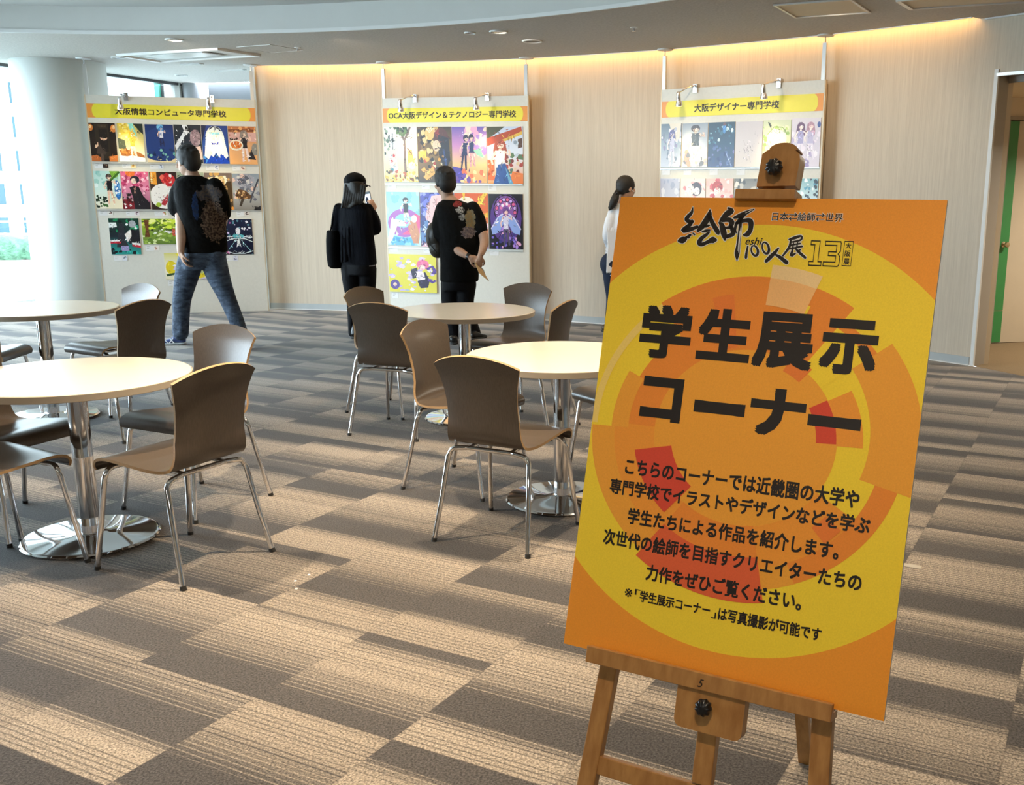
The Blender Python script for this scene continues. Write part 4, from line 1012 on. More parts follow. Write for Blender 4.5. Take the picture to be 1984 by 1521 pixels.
def art(p, x0, y0, x1, y1, bg, shapes, label, seed=None, depth=.008, cards=True, thumb=None, cardlabel=None, cw=.085, cxo=.02):
    ART_N[0] += 1; rng = random.Random(seed or ART_N[0]*17)
    u0, z1 = p.pix(x0, y0, depth); u1, _z = p.pix(x1, y0, depth); _u, z0 = p.pix((x0+x1)/2, y1, depth); u0 = max(u0, .016); u1 = min(u1, p.w-.016) - .004
    c = p.P((u0+u1)/2, (z0+z1)/2, 0); mb = MB(); K = [depth]
    if isinstance(bg, str): bg = (bg, bg)
    cs = [lin(b) for b in bg]; m = len(cs)-1
    def pt(x, y, d): return p.P(u0+(u1-u0)*x, z0+(z1-z0)*y, d) - c
    for i in range(m):
        ya, yb = 1-i/m, 1-(i+1)/m
        mb.face(mb.pts([pt(0, yb, depth), pt(1, yb, depth), pt(1, ya, depth), pt(0, ya, depth)]), 0, [cs[i+1], cs[i+1], cs[i], cs[i]])
    f = [pt(0, 0, depth), pt(1, 0, depth), pt(1, 1, depth), pt(0, 1, depth)]; bk = [v - p.n*depth*.9 for v in f]
    for i in range(4):
        j = (i+1) % 4; mb.face(mb.pts([f[i], f[j], bk[j], bk[i]]), 0, lin('#c9c4ba'))
    def poly(P, col):
        P = clipbox(P)
        if len(P) < 3: return
        K[0] += .00001; cc = lin(col)
        try: tri = tessellate_polygon([[Vector((x, y, 0)) for x, y in P]])
        except Exception: return
        I = mb.pts([pt(x, y, K[0]) for x, y in P])
        for t in tri: mb.face([I[k] for k in t], 0, cc)
    for s in shapes:
        if s[0] == 'p': poly(s[1], s[2])
        else:
            _, n, cols, a, b, e, g, sz = s
            for _i in range(n): poly(_blob(rng, rng.uniform(a, e), rng.uniform(b, g), sz*rng.uniform(.4, 1.2)), rng.choice(cols))
    pol = [s for s in shapes if s[0] == 'p']
    for _i in range(110 if len(pol) > 3 else 30):                      # brushwork: small strokes in each shape's own colour
        if not pol: break
        s = rng.choice(pol); xs = [q[0] for q in s[1]]; ys = [q[1] for q in s[1]]; w_, h_ = max(xs)-min(xs), max(ys)-min(ys)
        x, y = rng.gauss((min(xs)+max(xs))/2, w_*.22), rng.gauss((min(ys)+max(ys))/2, h_*.22); k = rng.choice((.72, .85, 1.12, 1.28))
        c8 = [min(255, int(int(s[2].lstrip('#')[q:q+2], 16)*k)+ (6 if k > 1 else 0)) for q in (0, 2, 4)]
        a = rng.uniform(0, PI); l = min(.09, max(.012, .28*max(w_, h_)))*rng.uniform(.5, 1.2); t_ = l*rng.uniform(.12, .35)
        ca, sa = math.cos(a), math.sin(a); poly([(x+(u*ca-v*sa)/.8, y+u*sa+v*ca) for u, v in ((-l/2, 0), (0, -t_/2), (l/2, 0), (0, t_/2))], '#%02x%02x%02x' % tuple(c8))
    ob = mb.build('artwork', M['print']); ob.location = c
    tag(ob, label, 'picture', 'pictures on the display boards')
    if cards:
        cu = u0+cxo; cz = z0-.045; t = thing('caption_card', cardlabel or ('white caption card under the ' + label[0].lower()+label[1:]), 'caption card', p.P(cu, cz, 0), group='caption cards under the pictures')
        t['label'] = 'caption card below the ' + ' '.join(label.split()[:12]) if not cardlabel else cardlabel
        o = t.location; hgt = .062
        mb = MB(); a = [p.P(cu, cz-hgt/2, .0025), p.P(cu+cw, cz-hgt/2, .0025), p.P(cu+cw, cz+hgt/2, .0025), p.P(cu, cz+hgt/2, .0025)]; mb.rings([a, [v-p.n*.002 for v in a]], 0, True); mb.build('card', M['card'], t, off=o)
        mb = MB(); 
        for (yy, l) in ((.014, .45), (-.006, .3)): mb.quad([p.P(cu+.01, cz+yy, .003), p.P(cu+.01+cw*l, cz+yy, .003), p.P(cu+.01+cw*l, cz+yy+.005, .003), p.P(cu+.01, cz+yy+.005, .003)])
        mb.build('printed_lines', M['greycol'], t, off=o)
        if thumb:
            mb = MB(); x = cu+cw+.002; K2 = [.003]
            mb.quad([p.P(x, cz-.028, .003), p.P(x+.055, cz-.028, .003), p.P(x+.055, cz+.031, .003), p.P(x, cz+.031, .003)], 0, lin(thumb[0]))
            for q in range(6):
                P = _blob(rng, x+rng.uniform(.015, .04), cz+rng.uniform(-.015, .02), .008)
                mb.face(mb.pts([p.P(min(max(a, x), x+.055), b, .0032+q*.0001) for a, b in P]), 0, lin(rng.choice(thumb[1:])))
            mb.build('thumbnail_print', M['print'], t, off=o)
    return ob
def ledge(p, x0, y0, x1, y1, label):
    """slim grey rail carrying a row of pictures"""
    u0, z0 = p.pix(x0, y0); u1, z1 = p.pix(x1, y1); z = (z0+z1)/2
    t = thing('picture_rail', label, 'rail', p.P(u0, z), group='grey rails under the picture rows'); mb = MB()
    a = [p.P(max(.016, u0), z-.012, .010), p.P(min(p.w-.016, u1), z-.012, .010), p.P(min(p.w-.016, u1), z, .010), p.P(max(.016, u0), z, .010)]
    mb.rings([a, [v-p.n*.0095 for v in a]], 0, True); mb.build('rail', M['alu'], t, off=t.location)
WH, BK, SKN = '#f4f1ea', '#14141a', '#f2cdb4'
# -- left board, upper row
art(pA, 167.3, 237.4, 222.5, 312.5, ('#1a1310', '#2b211b', '#15110f'), [P_('#33291f', .2, .98, .25, .06, .75, .06, .74, .98), P_('#4a3a2a', .34, .96, .34, .88, .66, .88, .66, .96), P_('#221b17', .36, .84, .36, .25, .68, .25, .68, .84),
    E_(.06, .88, .1, .09, '#e0863f'), E_(.05, .90, .05, .04, '#ffd9a0'), E_(.93, .86, .11, .1, '#e0863f'), E_(.95, .89, .05, .05, '#ffd9a0'), E_(.53, .62, .14, .075, '#edb795', 0, 180, 360), E_(.54, .645, .12, .05, '#221b17'),
    P_('#c26a35', 0, .0, 0, .14, .2, .17, .36, .1, .38, 0), P_('#d0793c', .68, 0, .68, .13, 1, .17, 1, 0), P_('#f3c4a0', .16, .36, .2, .44, .25, .42, .28, .5, .3, .5, .3, .4, .22, .35)] +
    [P_('#4c3c33', .2, .2, .3, .4, .38, .44, .46, .3, .6, .24, .54, .18), P_('#5e4a3e', .36, .0, .36, .2, .46, .2, .48, .0)], 'dark doorway picture with crescent and two glowing lanterns, upper row left board', thumb=('#2a201b', '#b98c72', '#4a3a30'))
art(pA, 225.5, 238.6, 276.3, 313.2, ('#c9b45a', '#e8d68a', '#fbf6e6'), [P_('#eacb4e', .05, 1, .5, 1, .55, .75, .1, .7), P_('#8fd8c8', .42, 1, .62, 1, .78, .62, .6, .6), P_('#27312c', .62, 1, 1, 1, 1, .72, .9, .78), C_f(24, ['#f6dd74', '#d8b23e', '#fff0b0'], .05, .55, .6, 1, .05),
    P_('#5c6350', 0, .62, .26, .56, .3, .3, 0, .34), P_('#b5703a', .02, .3, .3, .32, .8, .24, .98, .16, .98, .1, .1, .14), C_f(16, ['#d98d45', '#9a5d31', '#e8aa62'], .05, .16, .7, .32, .05)] +
    fig(.55, .80, .72, '#e9b63a', '#f6cf8a', '#eab84a', '#fbf0d2', wide=1.25) + [P_('#fffdf4', 0, 0, 0, .16, .3, .14, .5, .17, 1, .1, 1, 0)], 'golden yellow picture of a seated figure with white trousers, upper row left board', thumb=('#f3e2b0', '#e0a94a', '#c98a3a'))
art(pA, 279.7, 240.4, 335.2, 314.5, ('#1d2f66', '#26498a', '#3f8f9a'), [E_(.5, .42, .62, .5, '#27407c'), C_f(26, ['#16294f', '#5aa6a2', '#88c4b0', '#20365f'], 0, .08, 1, .34, .05), P_('#f0d9a8', 0, .0, 0, .12, .2, .06, .5, .03, .85, .05, 1, .12, 1, 0), E_(.53, .93, .12, .08, '#6fb0dc')] +
    fig(.56, .96, .56, '#3f79b8', SKN, '#e9e6ee', '#2a2f55', wide=1.1), 'deep blue picture of a tiny figure falling over pale waves, upper row left board', thumb=('#dfe3ea', '#33415f', '#8c96aa'))
art(pA, 335.6, 241.2, 388.6, 315.5, ('#1c2531', '#27313d', '#1d2733'), [P_('#eef0f5', 0, .45, .36, .82, .42, .74, .05, .32), P_('#f7f8fc', .3, 1, .48, 1, .6, .84, .44, .72), P_('#0f141c', .42, .96, .62, .92, .6, .82, .44, .84), E_(.78, .66, .2, .22, '#a88b90'), C_f(14, ['#8b6d75', '#c2a6aa', '#75606a'], .62, .5, .95, .86, .05), P_('#f3cfc2', .55, .4, .95, .45, 1, .1, .7, .05), P_('#e9e3e9', .3, .1, .62, .5, .75, .1)], 'picture of a rose haired figure with long white ribbons, left board', thumb=('#e6e2e6', '#5d4b55', '#1d2733'))
art(pA, 389, 242.6, 440.4, 317, ('#1b3a86', '#274c9a', '#17307c'), [P_('#0d1f4a', 0, .55, .2, 1, 0, 1), C_f(22, ['#2c6fd0', '#4b93e0', '#123a9a'], 0, 0, 1, .3, .07), E_(.5, .66, .36, .33, '#eef3f2'), P_('#f3f5f0', .16, .7, .06, .2, .3, .05, .5, .3, .72, .04, .97, .2, .84, .7), E_(.48, .71, .19, .15, '#f9efd8'), P_('#8fd6ea', .28, .82, .7, .82, .64, .74, .5, .78, .34, .73), L_('#101a3a', .03, .3, .9, .45, .97, .62, .95, .74, .86), P_('#2636a0', .34, .56, .5, .53, .68, .57, .62, .5, .5, .52, .38, .49), P_('#1b45b8', .1, 0, .3, .22, .52, .12, .7, .26, 1, .05, 1, 0)], 'blue picture of a white haired figure with a blue bow, left board', thumb=('#e9e9ee', '#6d7fa4', '#c0c6d4'))
art(pA, 441, 244.2, 496, 318.4, ('#b86a3c', '#e2a878', '#f0b070'), [P_('#7a3f22', 0, .92, 0, .86, 1, .86, 1, .92), C_f(14, ['#e9a868', '#8a4a28', '#f3cf9a'], 0, .86, 1, 1, .05), P_('#d9a9a0', 0, .6, 0, .84, 1, .84, 1, .6), C_f(10, ['#3a2a2a', '#b5543c', '#f0e0d0'], .02, .55, .3, .84, .04)] + fig(.56, .90, .86, '#8d8078', SKN, '#2c2830', '#f3d9d2', wide=1.15) + [E_(.26, .50, .25, .14, '#f7ead2'), E_(.26, .51, .2, .10, '#e07a34'), C_f(12, ['#d2571f', '#f0a04a'], .12, .44, .4, .58, .03), P_('#2a262c', .66, .14, .8, .4, .95, .12), E_(.93, .4, .12, .16, '#8d8880')], 'orange shop picture of a grey haired figure with a plate of food, left board', thumb=('#f3e2d2', '#b06a5a', '#7a4a40'))
ledge(pA, 172, 314, 498, 320.5, 'slim grey rail under the upper picture row of the left board')
# -- left board, middle row
art(pA, 177.5, 331, 232.5, 404.4, ('#b9dcd4', '#d5e9de', '#efe6cf'), [C_f(16, ['#8fc6bd', '#e9f4ee', '#a4d0c4'], 0, .45, 1, 1, .09), P_('#7fae3e', .6, 1, .98, 1, .9, .86, .7, .78), L_('#3d6b2a', .05, .98, .98, .6, .74), P_('#efe3c6', .35, 0, 1, 0, 1, .4, .6, .22), C_f(26, ['#1f3a22', '#3f6a34', '#10261a'], 0, .04, .42, .34, .045), E_(.86, .5, .12, .26, '#2f6db0', 8), C_f(12, ['#f4f8fb', '#6fa6d6'], .78, .32, .94, .7, .05)] + fig(.56, .93, .82, '#4a3a3c', '#f3cbb4', '#1c1b22', '#f0c2a6', wide=1.15, longhair=False), 'pale seaside picture with palm leaves and a blue swim ring, left board', thumb=('#f0eee9', '#3a3338', '#c9a08f'))
art(pA, 232.8, 332, 287, 405.2, ('#e8668c', '#d98aa8', '#8d5468'), [C_f(60, ['#f4a8c4', '#c93f70', '#ffd3e0', '#a33a5e'], 0, .4, 1, 1, .055), E_(.35, .96, .17, .1, '#ee7638'), P_('#7a1f28', 0, .0, 0, .26, .4, .26, .4, 0), C_f(8, ['#f0e6e6', '#3a1a20'], 0, .02, .36, .26, .06), C_f(8, ['#2a2226', '#d9c9cf'], 0, .28, .4, .42, .05), E_(.50, .79, .17, .10, '#2a2733'), E_(.46, .75, .10, .08, '#f5d8c6'), P_('#221f26', .28, .58, .44, .62, .62, .60, .76, .35, .98, .16, .98, 0, .42, 0, .38, .3), L_('#c78f80', .012, .5, .6, .44, .42), C_f(6, ['#f2efe9'], .5, .1, .95, .25, .012)], 'pink blossom picture of a figure in a long black coat, left board', thumb=('#ece4e8', '#2a2228', '#7a5a66'))
art(pA, 288.5, 333, 341.5, 406, ('#3a2824', '#4a332d', '#2e1f1c'), [P_('#f3a23a', .03, .68, .26, .66, .26, 1, .03, 1), P_('#ffd79a', .06, .7, .09, .7, .09, .98, .06, .98), E_(.52, .36, .56, .34, '#f1ece8'), C_f(10, ['#3c3234', '#8d8082'], .06, .12, .4, .6, .02), E_(.68, .80, .26, .16, '#d8333a'), C_f(18, ['#f7f0ec', '#c21f2c', '#ee6a5a'], .45, .62, .95, .98, .07), P_('#f3efea', .48, .34, .9, .34, .84, .62, .52, .62), E_(.70, .80, .10, .08, '#d63a34'), P_('#b03038', .34, .14, .62, .42, .66, .28, .5, .1), E_(.26, .13, .10, .06, '#a9c23e')], 'picture of a giant strawberry parfait on a white plate, left board', thumb=('#f4efec', '#c0494a', '#8fa63e'))
art(pA, 342, 333.6, 394.5, 406.4, ('#aab39a', '#8f9b86', '#c9cdbb'), [L_('#5d6a52', .02, .1, .9, .4, .7, .8, .8), C_f(16, ['#d7dac8', '#6e7b64', '#b9c2a8'], 0, 0, 1, 1, .09)], 'grey-green picture mostly hidden behind the walking man, left board', cards=False)
art(pA, 395, 334.5, 448.6, 406.6, ('#7a6a64', '#a28464', '#5a4632'), [C_f(24, ['#fbe7b4', '#f7d37a', '#d9a860', '#fff6dc'], 0, .55, 1, 1, .08), P_('#4f3b24', .5, 0, .98, 0, .98, .78, .8, .76, .52, .4), C_f(20, ['#7a5a34', '#36281a', '#c79a5a'], .4, .05, .98, .7, .06), C_f(8, ['#f0a24a', '#d97a3a'], .4, 0, .98, .16, .06)] + fig(.62, .92, .7, '#e9c880', SKN, '#8a4a34', '#6a4a30', arm=0), 'brown and gold picture right of the walking man, middle row, left board', cards=False)
art(pA, 449.2, 336.4, 503.5, 407, ('#8d9aa6', '#b9b9b6', '#8a847c'), [E_(.45, .80, .4, .2, '#a7a6b0'), E_(.42, .84, .22, .12, '#5f6270'), C_f(30, ['#6d6f7c', '#d6d2cc', '#e9c8b8', '#888a96'], 0, .3, 1, 1, .08), P_('#6a4a30', .06, .40, .2, .58, .46, .54, .7, .38, .6, .3, .2, .32), C_f(18, ['#c79a64', '#3a2a20', '#e9c48c'], .1, .32, .62, .56, .04), P_('#4a4038', .2, .12, .3, .32, .4, .3, .28, .1), P_('#2c2c30', .7, 0, 1, .12, 1, 0), L_('#4a4c56', .04, .98, .86, .7, .4, .62, .2)], 'stormy grey picture at the right end of the middle row, left board', thumb=('#e4dcd6', '#5a4a44', '#2a2624'))
ledge(pA, 183, 406, 505, 408.5, 'slim grey rail under the middle picture row of the left board')
# -- left board, lower pictures
art(pA, 209.5, 422.8, 268.5, 493, ('#0f3c30', '#17222e', '#2a9a94'), [C_f(26, ['#1f8a5a', '#0c1c1c', '#eef3f0', '#2fae8a'], 0, .62, 1, 1, .07), P_('#eef3f2', .0, .74, .26, .76, .24, .88, 0, .88), P_('#2c2e36', .2, .2, .34, .86, .5, .86, .5, .4, .62, .2), P_('#1a1b22', .62, .3, .72, .7, 1, .66, 1, .3), E_(.78, .84, .12, .1, '#a9adb4'), P_('#efe6e0', .5, .56, .72, .68, .72, .5, .58, .34), P_('#c02a3c', 0, .30, .3, .32, .3, .36, 0, .36), P_('#f4f4f4', 0, .36, .3, .36, .3, .4, 0, .4), P_('#c02a3c', .72, .22, 1, .18, 1, .24, .72, .28), P_('#f4f4f4', .72, .28, 1, .24, 1, .3, .72, .33), P_('#9c93c0', .34, .1, .6, .1, .6, .24, .34, .24), C_f(14, ['#3ab8b0', '#1a6f70', '#101820'], 0, 0, 1, .14, .07)], 'green and black picture with red stripes, lower left of the left board', thumb=('#dfe3ea', '#6a7a8a', '#9ab0c0'))
art(pA, 273.5, 423.6, 345, 473, ('#b9d234', '#8aa83a', '#5f7a34'), [C_f(60, ['#d9ea4a', '#7a9a2a', '#f2f49a', '#4f6a24'], 0, .55, 1, 1, .08), C_f(30, ['#2f3a20', '#4a5a2c', '#e9eee0', '#6f8640'], .1, .4, 1, .6, .05), C_f(40, ['#9ab84e', '#5a7a34', '#d9e6a8'], 0, 0, 1, .4, .05), P_('#6a3f22', .06, .28, .2, .28, .17, .6, .2, .95, .06, .95, .1, .6), E_(.86, .46, .05, .16, '#b8543c'), E_(.95, .44, .06, .14, '#6f92b8'), P_('#f2f2f2', .62, .54, .86, .46, .86, .42, .62, .5)], 'sunlit green forest picture, lower row of the left board', thumb=('#f0e9e4', '#c99a86', '#7a5a4a'))
art(pA, 431, 424.6, 488, 493, ('#1b2440', '#141a33', '#10152a'), [C_f(34, ['#d9c6e6', '#f2f2fa', '#a05a9a', '#5a8a9a'], 0, .45, 1, 1, .04), L_('#f2f4fa', .02, .02, .5, .5, .52, .98, .48), E_(.5, .26, .5, .22, '#0d1330'), L_('#e4f3f6', .02, .02, .36, .25, .44, .5, .46, .75, .44, .98, .36), L_('#e4f3f6', .02, .02, .10, .3, .03, .7, .03, .98, .1), L_('#9fd4dc', .012, .1, .1, .5, .5, .9, .1), L_('#e88ac0', .03, .04, .12, .16, .02), P_('#5fb9c4', .3, .54, .5, .6, .7, .54, .66, .48, .34, .48), E_(.5, .66, .08, .10, '#f0eef6'), P_('#f6f6fa', .42, .2, .47, .42, .53, .42, .58, .2, .52, .3)], 'dark navy picture with white and pink lines, lower right of left board', thumb=('#d9dbe6', '#3a3a5a', '#8a8ca8'), cxo=-.0)
art(pA, 317.2, 490.6, 396, 541, ('#d9d37a', '#efeadc', '#e9e2c0'), [E_(.16, .45, .14, .26, '#e6cf2c'), E_(.88, .22, .13, .2, '#e6cf2c'), C_f(18, ['#efeef4', '#c9bfe0', '#a8b07a', '#f4e24a'], 0, 0, 1, 1, .12), P_('#3f5a3a', .02, .2, .26, .26, .24, .18, .04, .12)], 'yellow and white lemon picture behind the walking man, lowest on left board', cxo=.02)
# -- middle board
art(pB, 743, 246.3, 807.8, 352.6, ('#e9e2d8', '#f8ecc2', '#f4d27a'), [C_f(40, ['#2c3a34', '#5d6f5a', '#8fa08a', '#f4f6f4'], 0, .5, .34, 1, .045), P_('#f4f6f6', .18, .6, .34, .6, .34, .9, .18, .9), L_('#2a332f', .012, .18, .75, .34, .75), L_('#2a332f', .012, .26, .6, .26, .9), P_('#7a6458', .58, .1, .66, .1, .65, .78, .59, .78), L_('#7a6458', .04, .62, .76, .8, 1), L_('#7a6458', .04, .61, .76, .46, .98), C_f(22, ['#3e5a38', '#6a8a4a', '#1f3322'], .34, .86, .7, 1, .05), P_('#e9cfc4', .1, .55, .36, .58, .4, .2, .2, .14), C_f(14, ['#c93a34', '#f6f2ea', '#3f8a9a', '#f0c2b0'], .14, .2, .42, .5, .045), P_('#e8b64a', .72, .56, .82, .6, .9, .36, .98, .3, .74, .26, .7, .4), L_('#6a3a1f', .02, .7, .62, .86, .48), E_(.83, .3, .1, .07, '#f9ecd0'), C_f(60, ['#e6b94a', '#7a4f28', '#fbe9b4', '#b05a34', '#2a3324'], 0, 0, 1, .2, .04)], 'bright garden picture with a tree and a chair, first on the middle board', cxo=.03, cw=.10)
art(pB, 808.4, 246, 874.2, 353.6, ('#3a2a1c', '#8a6a3a', '#3c3026'), [C_f(40, ['#caa05a', '#5a3f22', '#e9c98a', '#2a1d14'], 0, .45, .6, 1, .07), E_(.36, .88, .14, .12, '#e3bd74'), L_('#f4e2b4', .02, .26, .97, .36, .9, .48, .98), E_(.7, .78, .22, .2, '#5a2f2a'), P_('#8a2f2c', .5, .9, .66, .98, .6, .8), P_('#2c2630', .6, .86, .92, .8, .96, .4, .8, .2, .62, .5), E_(.56, .66, .12, .10, '#e9cba8'), P_('#f0c84a', .02, .56, .24, .58, .24, .44, .02, .4), C_f(20, ['#e9a84a', '#b0483a', '#f2dfae', '#2a2018'], .1, .2, .8, .5, .06), P_('#d9a85a', .14, .1, .44, .3, .5, .16, .24, .04), L_('#3a4a7a', .04, .76, .6, .84, .3, .9, .1)], 'brown and gold picture of a crowded dark scene, second on the middle board', cxo=.03, cw=.10)
art(pB, 874.8, 245.8, 942.6, 354.6, ('#6a5ab0', '#c98ac0', '#f6c48a', '#e8a06a'), [C_f(26, ['#e6a6c8', '#f9d6c4', '#a884cc'], .4, .45, 1, 1, .10), P_('#5a4aa8', 0, 0, 0, .3, .3, .26, .5, .05, .4, 0), C_f(24, ['#f9b070', '#e97a5a', '#ffdca0', '#7a5aa8'], 0, 0, 1, .22, .06), C_f(8, ['#ffffff'], .05, .6, .95, .98, .014)] + fig(.30, .86, .66, '#2c2a4a', '#f3cbbb', '#27305e', '#2c2a52', lean=.12, skirt=True, longhair=False) + fig(.58, .87, .60, '#2a2c48', '#f3cbbb', '#2e3a66', '#d9a0a8', lean=-.02, skirt=True, longhair=False) + [P_('#8fc6b0', .62, .58, .82, .62, .92, .44, .72, .5)], 'purple to orange picture of two running figures, third on the middle board', cxo=-.0, cw=.10)
art(pB, 943.4, 245.6, 1013.4, 356, ('#b9c6dc', '#dfe4ee', '#e9a060'), [P_('#4a4a34', 0, 1, .5, 1, .2, .86, 0, .78), P_('#b0492c', 0, .66, 0, .80, .96, 1, .98, .9), P_('#d9b04a', .3, .74, .98, .92, .98, .86, .4, .72), P_('#5a4034', .86, .62, .98, .64, .98, .8, .86, .78), C_f(12, ['#8a98a8', '#c2ccd8'], .56, .48, .88, .76, .05), C_f(30, ['#a8443a', '#5f7a58', '#e0c6a0', '#7a3a30'], .5, .2, 1, .5, .06), P_('#e2703a', 0, .06, .2, .06, .2, .42, 0, .42), P_('#e8834a', .6, 0, 1, 0, 1, .18, .7, .22), C_f(8, ['#f0b48a', '#b0502a'], 0, .06, .2, .42, .05)] + fig(.36, .78, .9, '#a8503a', '#f8d9c4', '#f4efec', '#4a6aa0', wide=1.3) + [P_('#3a5a9a', .16, 0, .3, .34, .5, .36, .72, 0), P_('#6fa6c8', .5, .3, .72, 0, .6, 0)], 'picture of a red haired figure in a white top and blue skirt, middle board', cxo=.0, cw=.10)
ledge(pB, 746, 354.5, 1014, 358.5, 'slim grey rail under the upper picture row of the middle board')
art(pB, 748, 371.6, 812.6, 475, ('#8fcad2', '#a8d9dc', '#c2e4e6'), [C_f(14, ['#b5dfe2', '#7fbfc8'], 0, .6, 1, 1, .09), E_(.52, .42, .50, .27, '#a55fb4'), E_(.5, .46, .27, .13, '#8fd0e2'), P_('#e0568a', .42, .2, .98, .2, 1, .56, .84, .6, .8, .36), C_f(4, ['#f6ecf6'], .1, .2, .6, .56, .03), P_('#5ab0dc', .1, 0, .14, .18, .5, .14, .84, .16, .9, 0), C_f(12, ['#8fd0ee', '#3f94c8'], .12, 0, .86, .13, .06), P_('#f6ddca', .08, .3, .12, .5, .56, .46, .58, .36, .3, .36, .14, .1, .02, .02, .0, .12)] + fig(.58, .90, .52, '#2e2b33', '#f8dfcf', '#1d1b22', '#f6ddca', wide=1.4, longhair=False) + [P_('#c98a66', .62, .34, .72, .48, .88, .44, .98, .2, .94, .04, .78, .04), E_(.82, .5, .09, .07, '#e9e4ea')], 'pale blue pool picture with a purple swim ring, middle board', cxo=.02, cw=.10)
art(pB, 813.4, 373, 879.5, 478.6, ('#4a4ab0', '#343a8a', '#2a3468'), [C_f(30, ['#6a70d0', '#2a2f78', '#8f98e0'], 0, .5, .6, 1, .08), P_('#eac2c4', .14, .55, .34, .94, .9, 1, .98, .4, .5, .3, .24, .38), L_('#d4a0a4', .02, .3, .86, .2, .5), L_('#d4a0a4', .02, .5, .9, .4, .44), C_f(24, ['#1f3a7a', '#5a80b8', '#101c4a'], 0, .1, .4, .46, .07), L_('#c9dcf0', .015, .08, .4, .2, .3, .16, .2), P_('#e9b0c0', 0, 0, .3, 0, .2, .1)], 'indigo picture of a pink haired figure, beside the man on the middle board', cxo=.02, cw=.10)
art(pB, 880.2, 374, 945.4, 481, ('#d9623a', '#e0703c', '#e88a5a', '#9a8ac0'), [P_('#f3c64a', .24, 1, .32, 1, .30, .8), P_('#f3c64a', .86, 1, 1, 1, .7, .74, .66, .80), P_('#f3b34a', .7, .6, 1, .66, 1, .56), E_(.34, .68, .34, .26, '#f6e3d2'), E_(.40, .62, .22, .16, '#f9ecdf'), L_('#6a3a30', .015, .4, .78, .6, .76, .68, .66), C_f(12, ['#f4d6e0', '#e9b8c8'], .62, .26, 1, .42, .05)], 'orange picture with yellow rays, right of the man on the middle board', cards=False)
stn = [E_(.5, .56, .46, .44, '#5a3f8a'), E_(.5, .72, .36, .27, '#1b1526'), E_(.5, .72, .33, .245, '#8a5aa8')]
for k in range(10):
    a = math.radians(-10+k*200/9); stn += [E_(.5+.27*math.cos(a), .70+.20*math.sin(a), .055, .04, '#1b1526'), E_(.5+.27*math.cos(a), .70+.20*math.sin(a), .042, .03, ('#e06a9a', '#c9a8e6')[k % 2])]
for k in range(6):
    a = math.radians(20+k*28); stn.append(E_(.5+.14*math.cos(a), .71+.11*math.sin(a), .04, .03, ('#f3e6f4', '#d97ab0')[k % 2]))
stn += [C_f(46, ['#7a6ad0', '#b08ae0', '#3f3a80', '#e0a8d0'], .08, .0, .92, .4, .05), L_('#1b1526', .012, .06, .3, .94, .32), L_('#1b1526', .012, .1, .02, .5, .42, .9, .02), P_('#8fa8e6', .06, .38, .22, .56, .40, .66, .46, .5, .3, .30, .1, .26), P_('#8fa8e6', .94, .38, .78, .56, .60, .66, .54, .5, .7, .30, .9, .26), L_('#e9dcf4', .015, .06, .36, .3, .6, .44, .64), L_('#e9dcf4', .015, .94, .36, .7, .6, .56, .64)] + fig(.5, .76, .72, '#6a4a8a', '#f0c8c0', '#d6d2ea', '#5a5468', longhair=False)
art(pB, 946.4, 375.4, 1013.4, 482.6, ('#26222a', '#1b1820', '#201c26'), stn, 'black picture with a purple stained glass arch, right end of the middle board', cxo=.0, cw=.11)
ledge(pB, 748, 479, 1014, 485, 'slim grey rail under the second picture row of the middle board')
art(pB, 752.5, 491.8, 845, 566.5, ('#dcd24a', '#d8ce44', '#dcd24c'), [C_f(46, ['#d9c9e6', '#c2b0dc', '#eae2f0', '#a8b8c8'], .05, .05, .95, .9, .055), E_(.12, .2, .10, .13, '#5a4a90'), E_(.12, .2, .04, .05, '#e9c8b0'), E_(.72, .74, .13, .13, '#e8739a'), E_(.70, .66, .07, .07, '#f6d9cc'), P_('#2c2440', .46, .6, .6, .66, .62, .4, .5, .36), P_('#2c2440', .6, .3, .76, .56, .86, .34, .82, .14, .66, .12), P_('#f0e2ea', .54, .56, .72, .56, .78, .36, .6, .32), L_('#5a3f98', .06, .8, .62, .92, .7, .97, .58, .93, .5), L_('#5a3f98', .06, .84, .36, .92, .28, .98, .34)], 'yellow picture with lilac shapes, alone at the foot of the middle board', depth=.02, cxo=.02, cw=.08)
# -- right board (pale pictures)
art(pC, 1273.6, 240.7, 1321.3, 324, ('#5f7080', '#9aa6b4', '#c9ccd6'), [P_('#d9d0c0', .4, 1, .98, 1, .9, .6, .6, .66), C_f(40, ['#eef0f4', '#7a8494', '#b9bccc', '#8d88a8'], 0, 0, 1, .9, .07)] + fig(.55, .86, .9, '#6a6a98', '#f0dfd6', '#c9c6d8', '#e0dce6', wide=1.2), 'pale grey-violet picture at the left end of the right board', cw=.095)
art(pC, 1322.6, 239.4, 1372.5, 323.9, ('#8f98a4', '#c9ccd2', '#e9dcd2'), [C_f(26, ['#f3ece6', '#e0c0ac', '#b9b4b8'], 0, 0, 1, .5, .08), C_f(18, ['#e9a088', '#f7e6d6', '#7a7a80'], .1, .05, .8, .35, .08)] + fig(.52, .96, .86, '#4a4448', '#efd0be', '#4a5058', '#efdcd0', wide=1.7, longhair=False), 'picture of a dark haired man in an open vest, right board', cw=.095)
